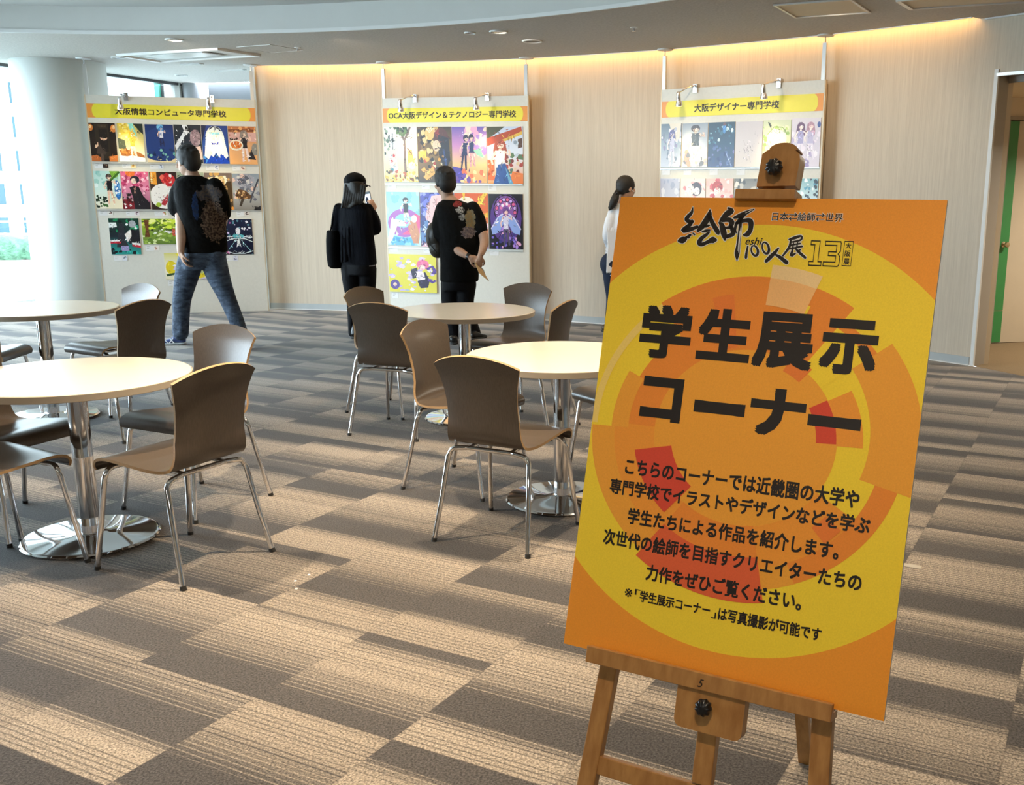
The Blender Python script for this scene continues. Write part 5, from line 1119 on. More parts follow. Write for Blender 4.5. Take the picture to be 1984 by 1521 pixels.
art(pC, 1373.4, 237.6, 1425.2, 323.6, ('#2f4658', '#34516e', '#46567e'), [C_f(26, ['#8fb4c4', '#d6e6ec', '#3f6a84', '#5f94a8'], 0, .5, 1, .95, .055), C_f(30, ['#3f5580', '#5a6fa0', '#7a7fb4', '#2f4270'], 0, 0, 1, .5, .07), E_(.6, .86, .06, .12, '#4f86c0'), E_(.6, .95, .05, .04, '#6a4a48'), L_('#9aa8d0', .02, .7, .3, .9, .02)], 'deep blue picture, darkest on the right board', cw=.095)
art(pC, 1426, 236.4, 1479, 323.4, ('#c3bcc0', '#cfc6c6', '#dccfc4'), [C_f(12, ['#a8a0a4', '#b9b0b4', '#7a7478'], .1, .2, .9, .9, .016), L_('#b5aaac', .01, .3, .6, .5, .3, .6, .1)], 'almost blank pale grey picture beside the easel clip, right board', cw=.095)
art(pC, 1479.8, 233.5, 1534.2, 323.2, ('#c9cfae', '#e2e4a8', '#efe9b4'), [C_f(44, ['#c2d67a', '#eef2c8', '#9ab85a', '#f6efc0'], 0, 0, 1, .85, .08), E_(.5, .6, .36, .22, '#f0ecd2'), L_('#7f9a4a', .02, .16, .7, .4, .86, .7, .84, .86, .7), L_('#3a4038', .03, .18, .96, .28, .84), P_('#8a6a48', .84, .44, .98, .52, .98, .4)], 'pale green picture partly behind the easel clip, right board', cards=False)
art(pC, 1535, 229.6, 1592, 323.2, ('#d6cfd8', '#cfc8d8', '#dcd2de'), [C_f(30, ['#efe9f2', '#b4a6c8', '#9a88b4', '#e6dcea'], 0, 0, 1, .7, .08)] + fig(.32, .92, .8, '#6a4a6a', '#f6e2dc', '#a39cc4', '#e6dcea', wide=1.2) + fig(.66, .92, .8, '#b0889a', '#f6e2dc', '#b9b2d2', '#e6dcea', wide=1.2, arm=0) + [E_(.94, .86, .06, .06, '#4a5a9a')], 'pale lilac picture of two figures, right end of the right board', cards=False)
ledge(pC, 1273, 325, 1592, 325, 'slim grey rail under the upper picture row of the right board')
art(pC, 1272, 346, 1318, 430, ('#b5b8cc', '#c9cbda', '#aeb2c8'), [C_f(24, ['#d9dbe6', '#a0a6c0', '#e6e6ee'], 0, .2, 1, 1, .09)], 'pale blue-grey picture just above the sign edge, second row right board', cards=False)
art(pC, 1319, 346, 1367.6, 430, ('#e9cfc8', '#f0dad2', '#e6c2bc'), [C_f(24, ['#f6e9e2', '#e0a8a4', '#d98a8a'], 0, .2, 1, 1, .07), E_(.64, .76, .22, .16, '#4a4048'), E_(.4, .74, .16, .13, '#f6e6de'), E_(.66, .71, .12, .09, '#f9ece6')], 'pale pink picture of two heads above the sign edge, right board', cards=False)
art(pC, 1368.4, 346, 1422, 430, ('#e6b8a8', '#eecfc4', '#d9a09a'), [C_f(30, ['#f4e4dc', '#d0565a', '#c03a48', '#efb0a4'], 0, .3, 1, 1, .09), E_(.42, .8, .2, .14, '#b8382e'), E_(.42, .72, .12, .08, '#f4ddd0')], 'red and cream picture above the sign edge, second row right board', cards=False)
art(pC, 1423, 346, 1476, 430, ('#6a665e', '#a49c90', '#8a8478'), [C_f(26, ['#e6dccc', '#4a4844', '#c2b8a8'], 0, .3, 1, 1, .08)], 'grey-brown picture half behind the easel clip, second row right board', cards=False)
art(pC, 1477, 346, 1531, 430, ('#c2c6c4', '#b0b6b8', '#a8aeb0'), [C_f(16, ['#dfe2e0', '#8a9498'], 0, .2, 1, 1, .09)], 'grey picture behind the easel clip block, second row right board', cards=False)
art(pC, 1532, 346, 1588.5, 430, ('#7fb0b8', '#c9dce0', '#3a4450'), [C_f(34, ['#1f2630', '#eef4f6', '#4f94b0', '#2f3a48'], .3, .2, 1, 1, .06), E_(.14, .88, .16, .12, '#d98a6a'), P_('#e9b49a', 0, .7, .3, .86, .3, .74)], 'teal and black picture at the right end of the second row, right board', cards=False)
# ------------------------------------------------------------------ small things on the floor
p = onz(1766, 1097); t = tag(bpy.data.objects.new('floor_tape', None), 'short strip of pale tape on the carpet just right of the sign', 'tape'); bpy.data.objects.remove(t)
mb = MB(); a, b = onz(1742, 1093), onz(1785, 1100); wallbox(mb, a.xy, b.xy, .0005, .0015, -.018, .018)
o = mb.build('floor_tape', M['tape']); tag(o, 'short strip of pale tape on the carpet just right of the sign', 'tape')
for (x, y, lab) in ((599, 1114.5, 'tiny white paper scrap on the carpet, farthest right of three'), (572.5, 1126.5, 'tiny white paper scrap on the carpet, middle one of three'), (574.5, 1141.5, 'tiny white paper scrap on the carpet, nearest of three')):
    q = onz(x, y); mb = MB(); mb.rings([[q+Vector((.007*math.cos(k), .006*math.sin(k), .0005)) for k in (0, 1.1, 2.3, 3.5, 4.9)], [q+Vector((.005*math.cos(k), .004*math.sin(k), .004)) for k in (0, 1.1, 2.3, 3.5, 4.9)]], 0, True)
    o = mb.build('paper_scrap', M['scrap']); tag(o, lab, 'paper', 'paper scraps on the carpet')
# ------------------------------------------------------------------ people
def bake(mb, name, mats, parent, off, voxel=None, it=6, smooth=True):
    ob = mb.build(name, mats, None, off=off)
    if voxel:
        m = ob.modifiers.new('remesh', 'REMESH'); m.mode = 'VOXEL'; m.voxel_size = voxel; m.use_smooth_shade = True
        if it:
            s = ob.modifiers.new('smooth', 'SMOOTH'); s.factor = .5; s.iterations = it
        bpy.context.view_layer.update()
        me = bpy.data.meshes.new_from_object(ob.evaluated_get(bpy.context.evaluated_depsgraph_get()))
        old = ob.data; ob.modifiers.clear(); ob.data = me; bpy.data.meshes.remove(old); me.name = name
        if not me.materials: me.materials.append(mats if not isinstance(mats, list) else mats[0])
    ob.data.polygons.foreach_set('use_smooth', [True]*len(ob.data.polygons))
    if parent: ob.parent = parent
    return ob
def limb(mb, P, r, n=16):
    """rounded tapering limb through the points P"""
    C = catmull([(*p, q) if False else Vector(p) for p in P], 5); R = catmull([Vector((q, 0, 0)) for q in r], 5); R = [max(.003, v.x) for v in R]
    d0 = (C[0]-C[1]).normalized(); d1 = (C[-1]-C[-2]).normalized()
    pre = [C[0]+d0*R[0]*k for k in (.95, .75, .4)]; post = [C[-1]+d1*R[-1]*k for k in (.4, .75, .95)]
    rr = [R[0]*k for k in (.3, .66, .92)] + R + [R[-1]*k for k in (.92, .66, .3)]
    mb.tube(pre + C + post, rr, n)
def loft(mb, rows, f, n=28, tilt=None):
    """rows of (centre, half width, half depth): ellipses across the facing direction f"""
    f = Vector((f[0], f[1], 0)).normalized(); r = Vector((f.y, -f.x, 0)); R = []
    for (c, a, b) in rows:
        c = Vector(c); q = []
        for k in range(n):
            t = 2*PI*k/n; ct, st = math.cos(t), math.sin(t)
            x = a*math.copysign(abs(ct)**.85, ct); y = b*math.copysign(abs(st)**.85, st); q.append(c + r*x + f*y)
        R.append(q)
    mb.rings(R, 0, True)
def basis(f, up=Vector((0, 0, 1))):
    f = Vector(f).normalized(); r = f.cross(up).normalized(); u = r.cross(f).normalized()
    return Matrix(((r.x, f.x, u.x), (r.y, f.y, u.y), (r.z, f.z, u.z)))
def head(mb, c, f, k=1.0):
    B = basis(f); P = lambda x, y, z: Vector(c) + (B @ Vector((x, y, z)))*k
    mb.ell(P(0, -.012, .030), (.076*k, .094*k, .092*k), B, 24); mb.ell(P(0, .020, -.040), (.060*k, .070*k, .072*k), B, 20)
    mb.ell(P(0, .048, -.082), (.034*k, .034*k, .026*k), B, 14)
    limb(mb, [P(0, .084, .010), P(0, .100, -.018), P(0, .104, -.030)], [.010*k, .013*k, .012*k], 10)
    mb.ell(P(0, .086, -.058), (.024*k, .010*k, .006*k), B, 12); mb.ell(P(0, .086, -.067), (.020*k, .010*k, .006*k), B, 12)
    for s in (-1, 1):
        mb.ell(P(s*.076, -.010, -.012), (.010*k, .020*k, .033*k), B, 14); mb.ell(P(s*.030, .076, .022), (.022*k, .012*k, .008*k), B, 10)
        mb.ell(P(s*.042, .066, -.030), (.022*k, .020*k, .022*k), B, 10)
    return P, B
def eyes(P, B, k, parent, off):
    for s in (-1, 1):
        mb = MB(); mb.ell(P(s*.031, .078, .006), (.012*k, .008*k, .007*k), B, 12); e = mb.build('eye', M['card'], parent, smooth=180, off=off)
        mb = MB(); mb.ell(P(s*.031, .0845, .006), (.005*k, .0025*k, .005*k), B, 10); mb.build('iris', M['hair'], e, smooth=180, off=off)
def hand(mb, w, d, n, side=1, curl=.5, k=1.0):
    """wrist w, pointing d, back of the hand n; side +1 puts the thumb on n x d"""
    d = Vector(d).normalized(); n = Vector(n); n = (n-d*n.dot(d)).normalized(); s = d.cross(n).normalized()*side; w = Vector(w)
    B = Matrix(((s.x, d.x, n.x), (s.y, d.y, n.y), (s.z, d.z, n.z)))
    mb.ell(w+d*.048*k, (.039*k, .052*k, .015*k), B, 16); limb(mb, [w-d*.02*k, w+d*.03*k], [.025*k, .026*k], 12)
    for i, (o, l) in enumerate(((.029, .92), (.010, 1.0), (-.010, .95), (-.029, .76))):
        b = w + d*(.088-.006*abs(i-1))*k + s*o*k; dd = (d + s*o*2.2).normalized(); P = [b - dd*.02*k, b]; a = 0
        for j, seg in enumerate((.040, .026, .021)):
            a += curl*(.75, .9, .6)[j]*(1+.12*i); v = dd*math.cos(a) - n*math.sin(a); b = b + v*seg*l*k; P.append(b)
        limb(mb, P, [.0092*k, .0090*k, .0082*k, .0074*k, .0062*k], 10)
    t0 = w + d*.022*k + s*.030*k; v = (s*.75 + d*.75 - n*.25).normalized(); t1 = t0 + v*.036*k; v2 = (s*.25 + d*.9 - n*(.3+.5*curl)).normalized(); t2 = t1+v2*.030*k; t3 = t2+(v2-n*.3*curl).normalized()*.022*k
    limb(mb, [t0-v*.015*k, t0, t1, t2, t3], [.012*k, .0125*k, .0105*k, .0095*k, .0075*k], 10)
def shoe(parent, off, heel, toe, up, sole, name='shoe', h=.085, lift=0.0, high=0.0, stripe=None, w=.048):
    heel, toe = Vector(heel), Vector(toe); d = (toe-heel); L = d.length; d.normalize(); s = d.cross(Vector((0, 0, 1))).normalized()
    def ring(x, a, z0, z1, n=16):
        c = heel + d*(x*L); sl = lift*max(0, 1-x/.75); q = []
        for k in range(n):
            t = 2*PI*k/n; y = a*math.copysign(abs(math.cos(t))**.7, math.cos(t)); z = (z0+z1)/2 + (z1-z0)/2*math.copysign(abs(math.sin(t))**.8, math.sin(t)); q.append(c + s*y + Vector((0, 0, z+sl)))
        return q
    pr = [(-.02, .018, .03, .06), (.02, w*.66, .018, h*.9), (.12, w*.75, .016, h+high), (.28, w*.78, .016, h+high), (.42, w*.84, .016, h*.84), (.60, w*.98, .016, h*.62), (.80, w, .016, h*.5), (.93, w*.78, .016, h*.42), (1.0, w*.40, .018, h*.32)]
    mb = MB(); mb.rings([ring(*p) for p in pr], 0, True); sh = mb.build(name, M[up], parent, smooth=180, off=off)
    mb = MB(); mb.rings([ring(x, a*1.04+.003, 0, .024) for x, a, _, _ in pr], 0, True); mb.build('sole', M[sole], sh, smooth=60, off=off)
    if stripe:
        mb = MB()
        for (xa, za, xb, zb) in ((.34, .022, .50, .072), (.50, .022, .36, .072), (.56, .024, .66, .055)):
            for sg in (-1, 1):
                q = []
                for (x, z, dx) in ((xa, za, -.022), (xa, za, .022), (xb, zb, .022), (xb, zb, -.022)):
                    q.append(heel + d*((x+dx)*L) + s*sg*(w*.94+.004 - max(0, z-.04)*.42) + Vector((0, 0, z)))
                mb.quad(q)
        mb.build('side_stripes', M['card'], sh, off=off)
    return sh
def short_hair(c, f, k, parent, off, mat='hair'):
    B = basis(f); P = lambda x, y, z: Vector(c) + (B @ Vector((x, y, z)))*k; mb = MB(); rng = random.Random(5)
    mb.ell(P(0, -.020, .040), (.085*k, .100*k, .096*k), B, 28); mb.ell(P(0, -.058, -.010), (.076*k, .060*k, .078*k), B, 24)
    for s in (-1, 1): mb.ell(P(s*.072, -.028, .010), (.016*k, .036*k, .048*k), B, 14)
    for i in range(46):                       # tufts
        a, b = rng.uniform(0, 2*PI), rng.uniform(.15, 1.25); v = Vector((math.sin(b)*math.cos(a)*.083, math.sin(b)*math.sin(a)*.098, math.cos(b)*.094))
        if v.y > .07: continue
        mb.ell(P(v.x*.93, v.y*.93-.020, v.z*.93+.040), (.015*k, .020*k, .012*k), B, 8)
    return bake(mb, 'hair', M[mat], parent, off, .006, 3)
def shirt_print(name, base, spots):
    """black shirt with a printed back: spots of (centre, rx, rz, colour a, colour b)"""
    m, nt, b = nodes(name); Lk = nt.links; geo = N(nt, 'ShaderNodeNewGeometry'); sx = N(nt, 'ShaderNodeSeparateXYZ'); Lk.new(geo.outputs['Position'], sx.inputs[0])
    sn = N(nt, 'ShaderNodeSeparateXYZ'); Lk.new(geo.outputs['Normal'], sn.inputs[0]); back = mth(nt, 'LESS_THAN', sn.outputs[1], .05)
    nz = noise_n(nt, 28, geo.outputs['Position'], detail=4, rough=.65); n2 = noise_n(nt, 60, geo.outputs['Position'], detail=3)
    fold = noise_n(nt, 9, geo.outputs['Position'], detail=3)
    col = mixc(nt, fold, base, tuple(x*.55 for x in base))
    for (c, rx, rz, ca, cb) in spots:
        ex = mth(nt, 'DIVIDE', mth(nt, 'SUBTRACT', sx.outputs[0], c.x), rx); ez = mth(nt, 'DIVIDE', mth(nt, 'SUBTRACT', sx.outputs[2], c.z), rz)
        dd = mth(nt, 'ADD', mth(nt, 'MULTIPLY', ex, ex), mth(nt, 'MULTIPLY', ez, ez)); dd = mth(nt, 'ADD', dd, mth(nt, 'MULTIPLY', mth(nt, 'SUBTRACT', nz, .5), 2.4))
        mask = mth(nt, 'MULTIPLY', mth(nt, 'LESS_THAN', dd, .9), back)
        r = N(nt, 'ShaderNodeMapRange', i_1=.40, i_2=.60); Lk.new(n2, r.inputs[0])
        col = mixc(nt, mask, col, mixc(nt, r.outputs[0], ca, cb))
    Lk.new(col, b.inputs['Base Color']); b.inputs['Roughness'].default_value = .85; b.inputs['Specular IOR Level'].default_value = .12
    bump(nt, b, noise_n(nt, 13, geo.outputs['Position'], detail=2), .8, .02); return m
BLK = (.007, .007, .007)

# ---- the walking man at left
Y0 = 9.32
def J(x, y, d=0.0): return at(x, y, Y0+d)
f = Vector((-.62, .78, 0)).normalized(); r = Vector((f.y, -f.x, 0))
A_ = thing('person', 'man in black T-shirt and blue jeans striding left before the left display board', 'person', (J(400, 600).x, Y0, 0)); o = A_.location
hc = J(363, 313); mb = MB(); P, B = head(mb, hc, (-.86, .5, -.10), 1.12)
limb(mb, [hc+Vector((.01, 0, -.04)), J(372, 338), J(377, 352)], [.058, .060, .075])
loft(mb, [(J(374, 343), .08, .065), (J(381, 358), .17, .095), (J(388, 400), .185, .105), (J(394, 440), .17, .10), (J(398, 490), .165, .10), (J(398, 512), .15, .10)], f)
sl = J(349, 362, .06); el = J(351, 428, -.10); wl = J(350, 488, -.20)
limb(mb, [sl, J(349, 395, -.02), el, J(351, 455, -.16), wl], [.060, .055, .049, .046, .031])
hand(mb, wl, (.20, .05, -1), (-.72, -.45, -.2), -1, .55, 1.05)
limb(mb, [J(420, 364, -.02), J(432, 415, .08), J(424, 455, .28)], [.060, .050, .036]); hand(mb, J(424, 455, .28), (-.6, .5, -.5), (.3, .3, 1), 1, .6)
for P4, rr in (([J(370, 505), J(353, 577, .0), J(352, 650, .05)], [.09, .062, .042]), ([J(414, 505), J(439, 572, -.04), J(470, 652, -.12)], [.09, .062, .042])): limb(mb, P4, rr)
bake(mb, 'body', M['skin'], A_, o, .0062, 4); eyes(P, B, 1.12, A_, o); short_hair(hc, (-.86, .5, -.10), 1.13, A_, o)
mb = MB()
loft(mb, [(J(372, 340), .078, .070), (J(374, 344), .105, .085), (J(380, 353), .185, .115), (J(385, 370), .215, .135), (J(389, 400), .215, .145), (J(394, 435), .200, .140), (J(397, 465), .195, .138), (J(398, 489), .200, .140)], f)
limb(mb, [J(356, 358, .05), J(348, 378, .02), J(346, 402, -.03)], [.082, .090, .097]); limb(mb, [J(416, 360, -.02), J(427, 385, .0), J(430, 412, .05)], [.075, .080, .082])
M['teeA'] = shirt_print('black_tee_mottled_print', BLK, [(J(414, 376), .105, .085, (.10, .075, .06), (.045, .045, .055)), (J(421, 428), .095, .185, (.17, .115, .08), (.035, .022, .018)), (J(392, 400), .026, .13, (.015, .035, .10), (.02, .03, .06))])
bake(mb, 'tshirt', M['teeA'], A_, o, .010, 5)
mb = MB()
loft(mb, [(J(398, 478), .178, .125), (J(397, 495), .190, .138), (J(393, 512), .190, .140), (J(391, 522), .165, .12)], f)
limb(mb, [J(371, 500), J(363, 530, .01), J(353, 577, .0), J(351, 610, .02), J(350, 645, .05)], [.115, .108, .084, .076, .074]); limb(mb, [J(413, 500), J(421, 530), J(438, 572, -.04), J(457, 618, -.09), J(470, 655, -.12)], [.115, .108, .080, .068, .064])
for i in range(5): limb(mb, [J(338, 640-i*4, .04), J(351, 643-i*5, -.03), J(362, 640-i*4, .06)], [.012, .018, .012], 8)
bake(mb, 'jeans', M['jeans'], A_, o, .009, 4)
shoe(A_, o, onz(359, 667.5), onz(304, 668), 'shoeblue', 'sole', stripe=True, high=.02); shoe(A_, o, onz(487, 677), onz(438, 679), 'shoeblue', 'sole', stripe=True, lift=.03, high=.02)

# ---- the woman with the cap
Y0 = 9.92; f = Vector((.40, .92, 0)).normalized()
B_ = thing('person', 'woman in black cap, dark top and black trousers photographing the middle board', 'person', (J(690, 600).x, Y0, 0)); o = B_.location
hc = J(690, 360); hf = (.62, .78, -.02); mb = MB(); P, B = head(mb, hc, hf, .98)
limb(mb, [hc+Vector((-.01, -.01, -.04)), J(686, 388), J(686, 402)], [.046, .048, .07])
loft(mb, [(J(686, 393), .09, .06), (J(686, 405), .15, .08), (J(690, 450), .15, .085), (J(694, 490), .15, .09), (J(695, 515), .15, .095)], f)
ra, re, rw = J(714, 408, .02), J(726, 443, .04), J(722.5, 409, .26)
limb(mb, [ra, re, J(725, 424, .18), rw], [.05, .042, .036, .025])
hd = (Vector((-.10, .1, 1))); hand(mb, rw, hd, (.75, -.65, .05), 1, .62, .92)
limb(mb, [J(658, 406, .03), J(653.5, 430, .03), J(654, 445, .08), J(660, 467, .26)], [.044, .040, .036, .026]); hand(mb, J(660, 470, .26), (.1, .2, -1), (-.9, 0, 0), 1, .7, .9)
for P4, rr in (([J(678, 515), J(683, 580), J(684, 645)], [.08, .055, .038]), ([J(711, 515), J(711, 580, .05), J(709, 645, .05)], [.08, .055, .038])): limb(mb, P4, rr)
bake(mb, 'body', M['skin'], B_, o, .0062, 4); eyes(P, B, .98, B_, o)
mb = MB(); Bh = basis(hf); Q = lambda x, y, z: hc + Bh @ Vector((x, y, z))
mb.ell(Q(0, -.025, .02), (.088, .095, .10), Bh, 24)
loft(mb, [(J(686, 352, -.03), .095, .085), (J(685, 368, -.04), .104, .075), (J(683, 384, -.05), .105, .055), (J(678, 396, -.07), .085, .035), (J(672, 403, -.08), .055, .018)], f)
for i in range(9):
    x0 = 664+i*4.6; limb(mb, [J(x0+6, 360, -.09), J(x0+3, 382, -.11), J(x0-2 if i < 4 else x0, 403-i*1.1, -.10)], [.014, .016, .008], 8)
bake(mb, 'hair', M['hairbrown'], B_, o, .006, 2)
mb = MB(); CapC = Q(0, -.012, .040)
mb.ell(CapC, (.099, .112, .088), Bh, 32, fn=lambda p: Vector((p.x, p.y, max(p.z, -.020)))); mb.ell(CapC+Vector((0, 0, .087)), (.008, .008, .005), Bh, 10)
cp = mb.build('cap', M['blackpants'], B_, smooth=60, off=o)
mb = MB(); R = []
for i in range(9):
    y = .085+.075*i/8; hw = .075*math.sqrt(max(0.0, 1-(max(0, i-2)/6.2)**2)); R.append([Q(x*hw, y-.012, .024-.22*(y-.085)-.012*x*x) for x in (-1, -.6, -.2, .2, .6, 1)] + [Q(x*hw, y-.012, .019-.22*(y-.085)-.012*x*x) for x in (1, .6, .2, -.2, -.6, -1)])
mb.rings(R, 0, True); mb.build('brim', M['blackpants'], cp, smooth=50, off=o)
mb = MB()
loft(mb, [(J(686, 390), .075, .06), (J(686, 396), .13, .085), (J(686, 406), .178, .105), (J(688, 425), .185, .115), (J(691, 455), .178, .118), (J(694, 485), .182, .122), (J(695, 508), .188, .126), (J(695.5, 513), .182, .122)], f)
limb(mb, [J(712, 406, .02), J(721, 425, .03), J(726, 443, .04)], [.062, .064, .066]); limb(mb, [J(726, 443, .04), J(726, 428, .15), J(723, 413, .24)], [.064, .056, .038])
limb(mb, [J(658, 405, .02), J(653, 430, .02), J(653, 446, .06), J(660, 468, .24)], [.06, .056, .05, .040])
for i in range(7): limb(mb, [J(663+i*6, 440, -.12), J(662+i*7, 475, -.125), J(662+i*8, 506, -.122)], [.006, .012, .013], 8)
bake(mb, 'top', M['blackknit'], B_, o, .009, 4)
mb = MB(); loft(mb, [(J(695.5, 510), .168, .108), (J(695.5, 514.5), .170, .110)], f); mb.build('undershirt_hem', M['card'], B_, smooth=60, off=o)
mb = MB(); loft(mb, [(J(695, 500), .165, .11), (J(695, 520), .172, .125), (J(695, 532), .16, .12)], f)
limb(mb, [J(679, 520), J(681, 550), J(683.5, 582), J(684, 615), J(684, 645)], [.095, .085, .064, .055, .048]); limb(mb, [J(711, 520), J(712, 550), J(711.5, 582, .03), J(710, 615, .05), J(709, 645, .05)], [.095, .085, .066, .055, .048])
bake(mb, 'trousers', M['blackpants'], B_, o, .009, 4)
h1 = onz(684, 657); shoe(B_, o, h1, h1+Vector((.09, .22, 0)), 'blackboot', 'capgrey', 'boot', .10, high=.05, w=.042); h2 = onz(708, 655); shoe(B_, o, h2, h2+Vector((.12, .21, 0)), 'blackboot', 'capgrey', 'boot', .10, high=.05, w=.042)
# phone held up in the right hand
ph = rw + Vector((-.055, .045, .115)); t = thing('smartphone', 'smartphone with bright screen held up by the woman with the cap', 'phone', ph); pf = Vector((.42, .90, .05)).normalized(); Bp = basis(pf, Vector((-.14, 0, 1))); Mp = Matrix.Translation(ph) @ Bp.to_4x4()
mb = MB(); mb.prism(rrect(0, 0, .074, .152, .010), lambda x, y, d: Mp @ Vector((x, d, y)), 0, .008); mb.build('case', M['black'], t, off=ph)
mb = MB(); mb.quad([Mp @ Vector(p) for p in ((-.034, -.0006, -.071), (.034, -.0006, -.071), (.034, -.0006, .052), (-.034, -.0006, .052))]); M['screen'] = emit('phone_screen', (.62, .66, .80), 1.0); mb.build('screen', M['screen'], t, off=ph)
mb = MB(); mb.prism([(-.01+.018*math.cos(a), -.01+.034*math.sin(a)) for a in [2*PI*k/14 for k in range(14)]], lambda x, y, d: Mp @ Vector((x, d, y)), -.0010, -.0008); mb.build('screen_picture', M['navydenim'], t, off=ph)
# tote bag on her left shoulder
bc = J(648, 482, .02); t = thing('tote_bag', 'black tote bag hanging from the left shoulder of the woman with the cap', 'bag', bc); mb = MB()
loft(mb, [(J(652, 520, .02), .045, .05), (J(651, 515, .02), .068, .085), (J(649, 490, .02), .070, .095), (J(647.5, 465, .02), .070, .085), (J(646, 449, .02), .066, .06), (J(645.5, 446, .02), .058, .045)], (.35, .94)); bake(mb, 'bag_body', M['tote'], t, bc, .008, 4)
for dy in (-.03, .05):
    mb = MB(); mb.tube([J(640, 450, dy+.02), J(645, 425, dy), J(651, 398, dy*.6), J(655, 396, dy*.6), J(656, 420, dy+.05), J(653, 450, dy+.04)], .008, 8); mb.build('strap', M['tote'], t, smooth=60, off=bc)

# ---- the man with his hands behind his back
Y0 = 9.97; f = Vector((-.30, .95, 0)).normalized()
C_p = thing('person', 'man in black T-shirt with hands clasped behind his back before the middle board', 'person', (J(890, 600).x, Y0, 0)); o = C_p.location
hc = J(861, 354, .06); hf = (-.55, .82, -.05); mb = MB(); P, B = head(mb, hc, hf, 1.14)
limb(mb, [hc+Vector((.015, -.01, -.05)), J(868, 384, .04), J(876, 396)], [.062, .064, .08])
loft(mb, [(J(878, 391), .09, .07), (J(884, 402), .17, .09), (J(890, 440), .185, .115), (J(891, 490), .18, .125), (J(890, 535), .17, .12)], f)
lw, rw_ = J(909, 498, -.20), J(930, 497, -.20)
limb(mb, [J(857, 408, .02), J(858, 440, .0), J(868, 471, -.05), J(890, 487, -.15), lw], [.062, .056, .050, .044, .027])
limb(mb, [J(919, 405, -.02), J(932, 440, -.03), J(938, 468, -.08), J(935, 484, -.15), rw_], [.060, .052, .045, .038, .026])
hand(mb, lw, (.95, -.05, -.35), (-.1, -.9, .45), 1, .95, 1.0); hand(mb, rw_, (-.12, -.10, -1), (.5, -.85, 0), -1, 1.0, 1.0)
for P4, rr in (([J(875, 540), J(873, 590), J(880, 655)], [.07, .05, .036]), ([J(902, 540), J(902, 590), J(914, 648, -.02)], [.07, .05, .036])): limb(mb, P4, rr)
bake(mb, 'body', M['skin'], C_p, o, .0062, 4); eyes(P, B, 1.14, C_p, o); short_hair(hc, hf, 1.20, C_p, o)
mb = MB()
loft(mb, [(J(873, 387), .082, .072), (J(877, 391), .115, .09), (J(883, 398), .185, .12), (J(887, 412), .215, .145), (J(890, 440), .210, .155), (J(891, 475), .200, .160), (J(891, 510), .193, .158), (J(890, 545), .190, .152)], f)
limb(mb, [J(860, 405, .02), J(855, 430, .0), J(857, 452, -.01)], [.082, .090, .096]); limb(mb, [J(916, 404, -.02), J(926, 425, -.02), J(931, 445, -.03)], [.072, .074, .072])
M['teeC'] = shirt_print('black_tee_figure_print', BLK, [(J(889, 395), .045, .030, (.30, .05, .05), (.12, .02, .02)), (J(895, 407), .042, .038, (.50, .50, .48), (.06, .06, .06)), (J(900, 420), .032, .034, (.42, .43, .42), (.10, .10, .10)), (J(914, 426), .050, .115, (.30, .21, .10), (.22, .20, .13)), (J(911, 450), .070, .060, (.28, .22, .20), (.12, .10, .12))])
bake(mb, 'tshirt', M['teeC'], C_p, o, .010, 5)
mb = MB(); loft(mb, [(J(890, 532), .165, .135), (J(889, 552), .172, .142), (J(889, 562), .165, .13)], f)
limb(mb, [J(873, 550), J(872, 585), J(876, 615), J(881, 655)], [.10, .088, .080, .076]); limb(mb, [J(904, 550), J(901, 585), J(906, 615, -.02), J(917, 648, -.03)], [.10, .090, .082, .080])
bake(mb, 'trousers', M['blackpants'], C_p, o, .010, 5)
h1 = onz(880, 668); shoe(C_p, o, h1, h1+Vector((-.06, .25, 0)), 'blackboot', 'capgrey', w=.05); h2 = onz(913, 659); shoe(C_p, o, h2, h2+Vector((.11, .20, 0)), 'blackboot', 'capgrey', w=.05)
mb = MB(); d = (lw-J(890, 487, -.15)).normalized(); mb.tube([lw-d*.03, lw+d*.004], .031, 16); mb.build('wristband', M['black'], C_p, smooth=60, off=o)
mb = MB(); d = (rw_-J(935, 484, -.15)).normalized(); mb.tube([rw_-d*.012, rw_-d*.004], .0275, 14); mb.build('bracelet', M['black'], C_p, smooth=60, off=o)
# folded paper in his hands
pc_ = J(930, 522, -.23); t = thing('folded_paper', 'folded buff paper held behind his back by the man at the middle board', 'paper', pc_)
mb = MB(); a = [J(918.5, 506, -.24), J(928, 529, -.27), J(947.5, 545, -.22), J(934, 522, -.19)]; nn = (a[1]-a[0]).cross(a[3]-a[0]).normalized()*.0015; mb.rings([[v+nn for v in a], [v-nn for v in a]], 0, True); mb.build('cover_sheet', M['buff'], t, off=pc_)
mb = MB(); a = [J(927, 515, -.20), J(931, 529, -.20), J(942, 537, -.18), J(937, 522, -.17)]; nn = (a[1]-a[0]).cross(a[3]-a[0]).normalized()*.0015; mb.rings([[v+nn for v in a], [v-nn for v in a]], 0, True); mb.build('inner_sheet', M['greycol'], t, off=pc_)
# sling bag worn in front
bc = J(842, 466, .04); t = thing('sling_bag', 'dark nylon sling bag bulging at the left side of the man at the middle board', 'bag', bc); mb = MB()
Bs = basis((-.5, .85, .15)); mb.ell(J(842, 458, .04), (.085, .10, .15), Bs, 24); mb.ell(J(848, 482, .03), (.085, .09, .095), Bs, 20); bake(mb, 'bag_body', M['nylon'], t, bc, .008, 6)
mb = MB(); mb.tube([J(838, 440, .06), J(847, 420, .12), J(862, 402, .14), J(880, 396, .12)], .012, 8); mb.build('strap', M['nylon'], t, smooth=60, off=bc)
mb = MB(); mb.tube([J(829, 450, -.02), J(834, 475, -.05), J(846, 490, -.06)], .004, 8); mb.build('zip', M['capgrey'], t, smooth=60, off=bc)

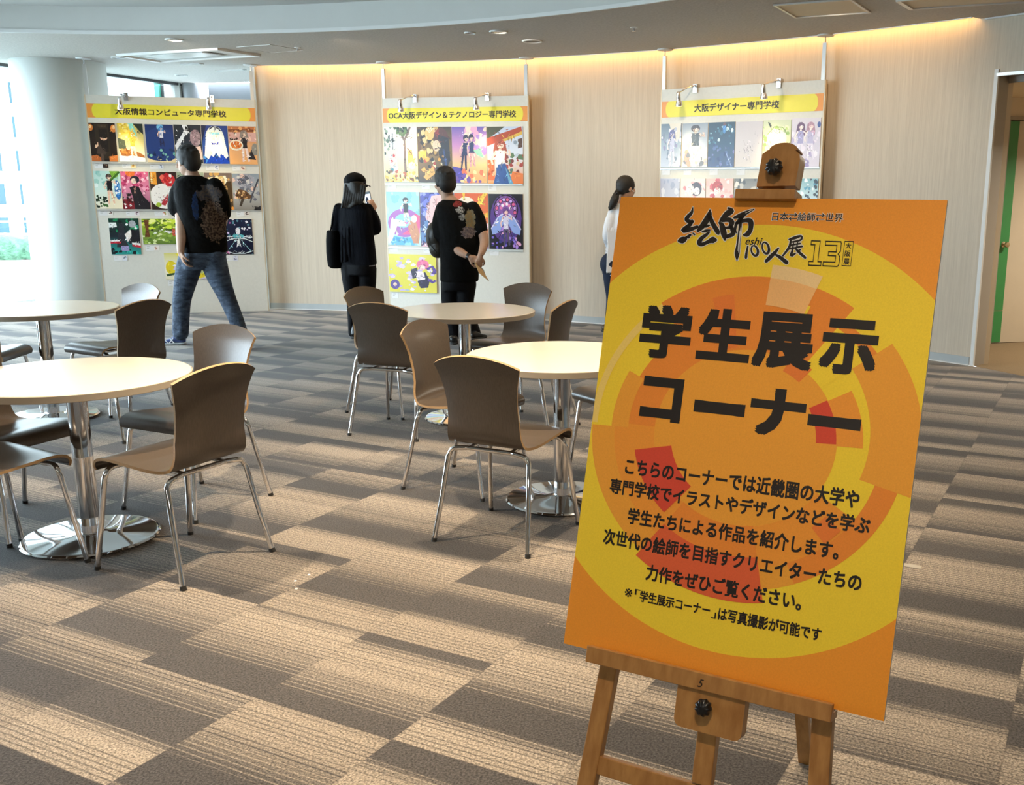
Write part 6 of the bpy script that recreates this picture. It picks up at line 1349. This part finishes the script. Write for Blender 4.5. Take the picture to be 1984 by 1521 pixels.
# ---- the woman half hidden by the sign
Y0 = 10.5; f = Vector((.62, .78, 0)).normalized()
D_p = thing('person', 'woman with ponytail in white blouse and navy trousers half hidden behind the sign', 'person', (J(1195, 600).x, Y0, 0)); o = D_p.location
hc = J(1214, 364); hf = (.80, .60, -.08); mb = MB(); P, B = head(mb, hc, hf, 1.0)
limb(mb, [hc+Vector((-.015, -.01, -.05)), J(1206, 393), J(1205, 404)], [.046, .048, .07])
loft(mb, [(J(1206, 396), .085, .06), (J(1206, 406), .15, .085), (J(1206, 450), .15, .09), (J(1203, 500), .145, .10), (J(1200, 525), .155, .115)], f)
limb(mb, [J(1187, 410, -.02), J(1179, 450, -.03), J(1177, 470, .02), J(1190, 482, .15)], [.046, .042, .038, .026]); hand(mb, J(1190, 482, .15), (.8, .5, .1), (-.3, -.5, .8), 1, .6, .9)
limb(mb, [J(1226, 408, .15), J(1232, 450, .2), J(1236, 480, .22)], [.046, .042, .030]); hand(mb, J(1236, 480, .22), (.8, .3, .3), (0, 0, 1), -1, .6, .9)
for P4, rr in (([J(1186, 530), J(1187, 580), J(1180, 622)], [.08, .056, .038]), ([J(1204, 530, .1), J(1208, 580, .14), J(1203, 622, .14)], [.08, .056, .038])): limb(mb, P4, rr)
bake(mb, 'body', M['skin'], D_p, o, .0062, 4); eyes(P, B, 1.0, D_p, o)
mb = MB(); Bh = basis(hf); Q = lambda x, y, z: hc + Bh @ Vector((x, y, z))
mb.ell(Q(0, -.020, .030), (.088, .105, .098), Bh, 26); mb.ell(Q(0, -.065, -.005), (.072, .055, .07), Bh, 20)
limb(mb, [J(1196, 372, -.06), J(1191, 386, -.10), J(1186, 398, -.10), J(1181, 406, -.09)], [.028, .042, .036, .012])
for i in range(5): limb(mb, [J(1193-i, 382+i, -.12+.02*i), J(1187-i*1.5, 396+i, -.12+.02*i), J(1181-i*.8+1, 407-i*.8, -.09+.02*i)], [.012, .013, .005], 8)
bake(mb, 'hair', M['hair'], D_p, o, .006, 2)
mb = MB(); mb.tube([J(1196, 373, -.115), J(1193, 378, -.105), J(1196, 381, -.05)], .010, 8); mb.build('hair_tie', M['black'], D_p, smooth=60, off=o)
mb = MB(); limb(mb, [Q(.074, .0, -.012), Q(.066, .05, -.036), Q(.04, .085, -.05)], [.0022, .0022, .0022], 6); mb.build('mask_loop', M['card'], D_p, smooth=60, off=o)
mb = MB()
loft(mb, [(J(1206, 394), .075, .06), (J(1206, 400), .12, .085), (J(1206, 410), .170, .105), (J(1206, 440), .172, .115), (J(1204, 475), .162, .12), (J(1201, 510), .178, .135), (J(1200, 534), .185, .142)], f)
limb(mb, [J(1190, 408, -.02), J(1182, 432, -.03), J(1178.5, 458, -.02), J(1181, 478, .06)], [.055, .060, .062, .040]); limb(mb, [J(1226, 408, .15), J(1232, 450, .2), J(1236, 476, .21)], [.055, .060, .040])
for i in range(5): limb(mb, [J(1176+i*5, 440, -.13), J(1178+i*4, 480, -.12), J(1176+i*5, 528, -.14)], [.007, .012, .012], 8)
mb.tube([J(1174, 482, -.02), J(1176, 486, -.05), J(1180, 486, .0)], .014, 8)
bake(mb, 'blouse', M['blouse'], D_p, o, .009, 4)
mb = MB(); mb.ell(J(1186, 512, .0), (.13, .15, .13), None, 20); loft(mb, [(J(1197, 500), .15, .12), (J(1196, 530), .165, .135)], f)
limb(mb, [J(1187, 522), J(1187, 550), J(1187, 580), J(1182, 626)], [.11, .092, .070, .058]); limb(mb, [J(1204, 525, .1), J(1208, 580, .14), J(1203, 626, .14)], [.10, .072, .058])
bake(mb, 'trousers', M['navydenim'], D_p, o, .009, 4)
g0 = J(1180, 622); g0.z = 0; shoe(D_p, o, g0+Vector((-.065, -.03, 0)), g0+Vector((.13, .12, 0)), 'brownshoe', 'capgrey', w=.042); g1 = J(1203, 622, .14); g1.z = 0; shoe(D_p, o, g1+Vector((-.05, -.03, 0)), g1+Vector((.14, .12, 0)), 'brownshoe', 'capgrey', w=.042)
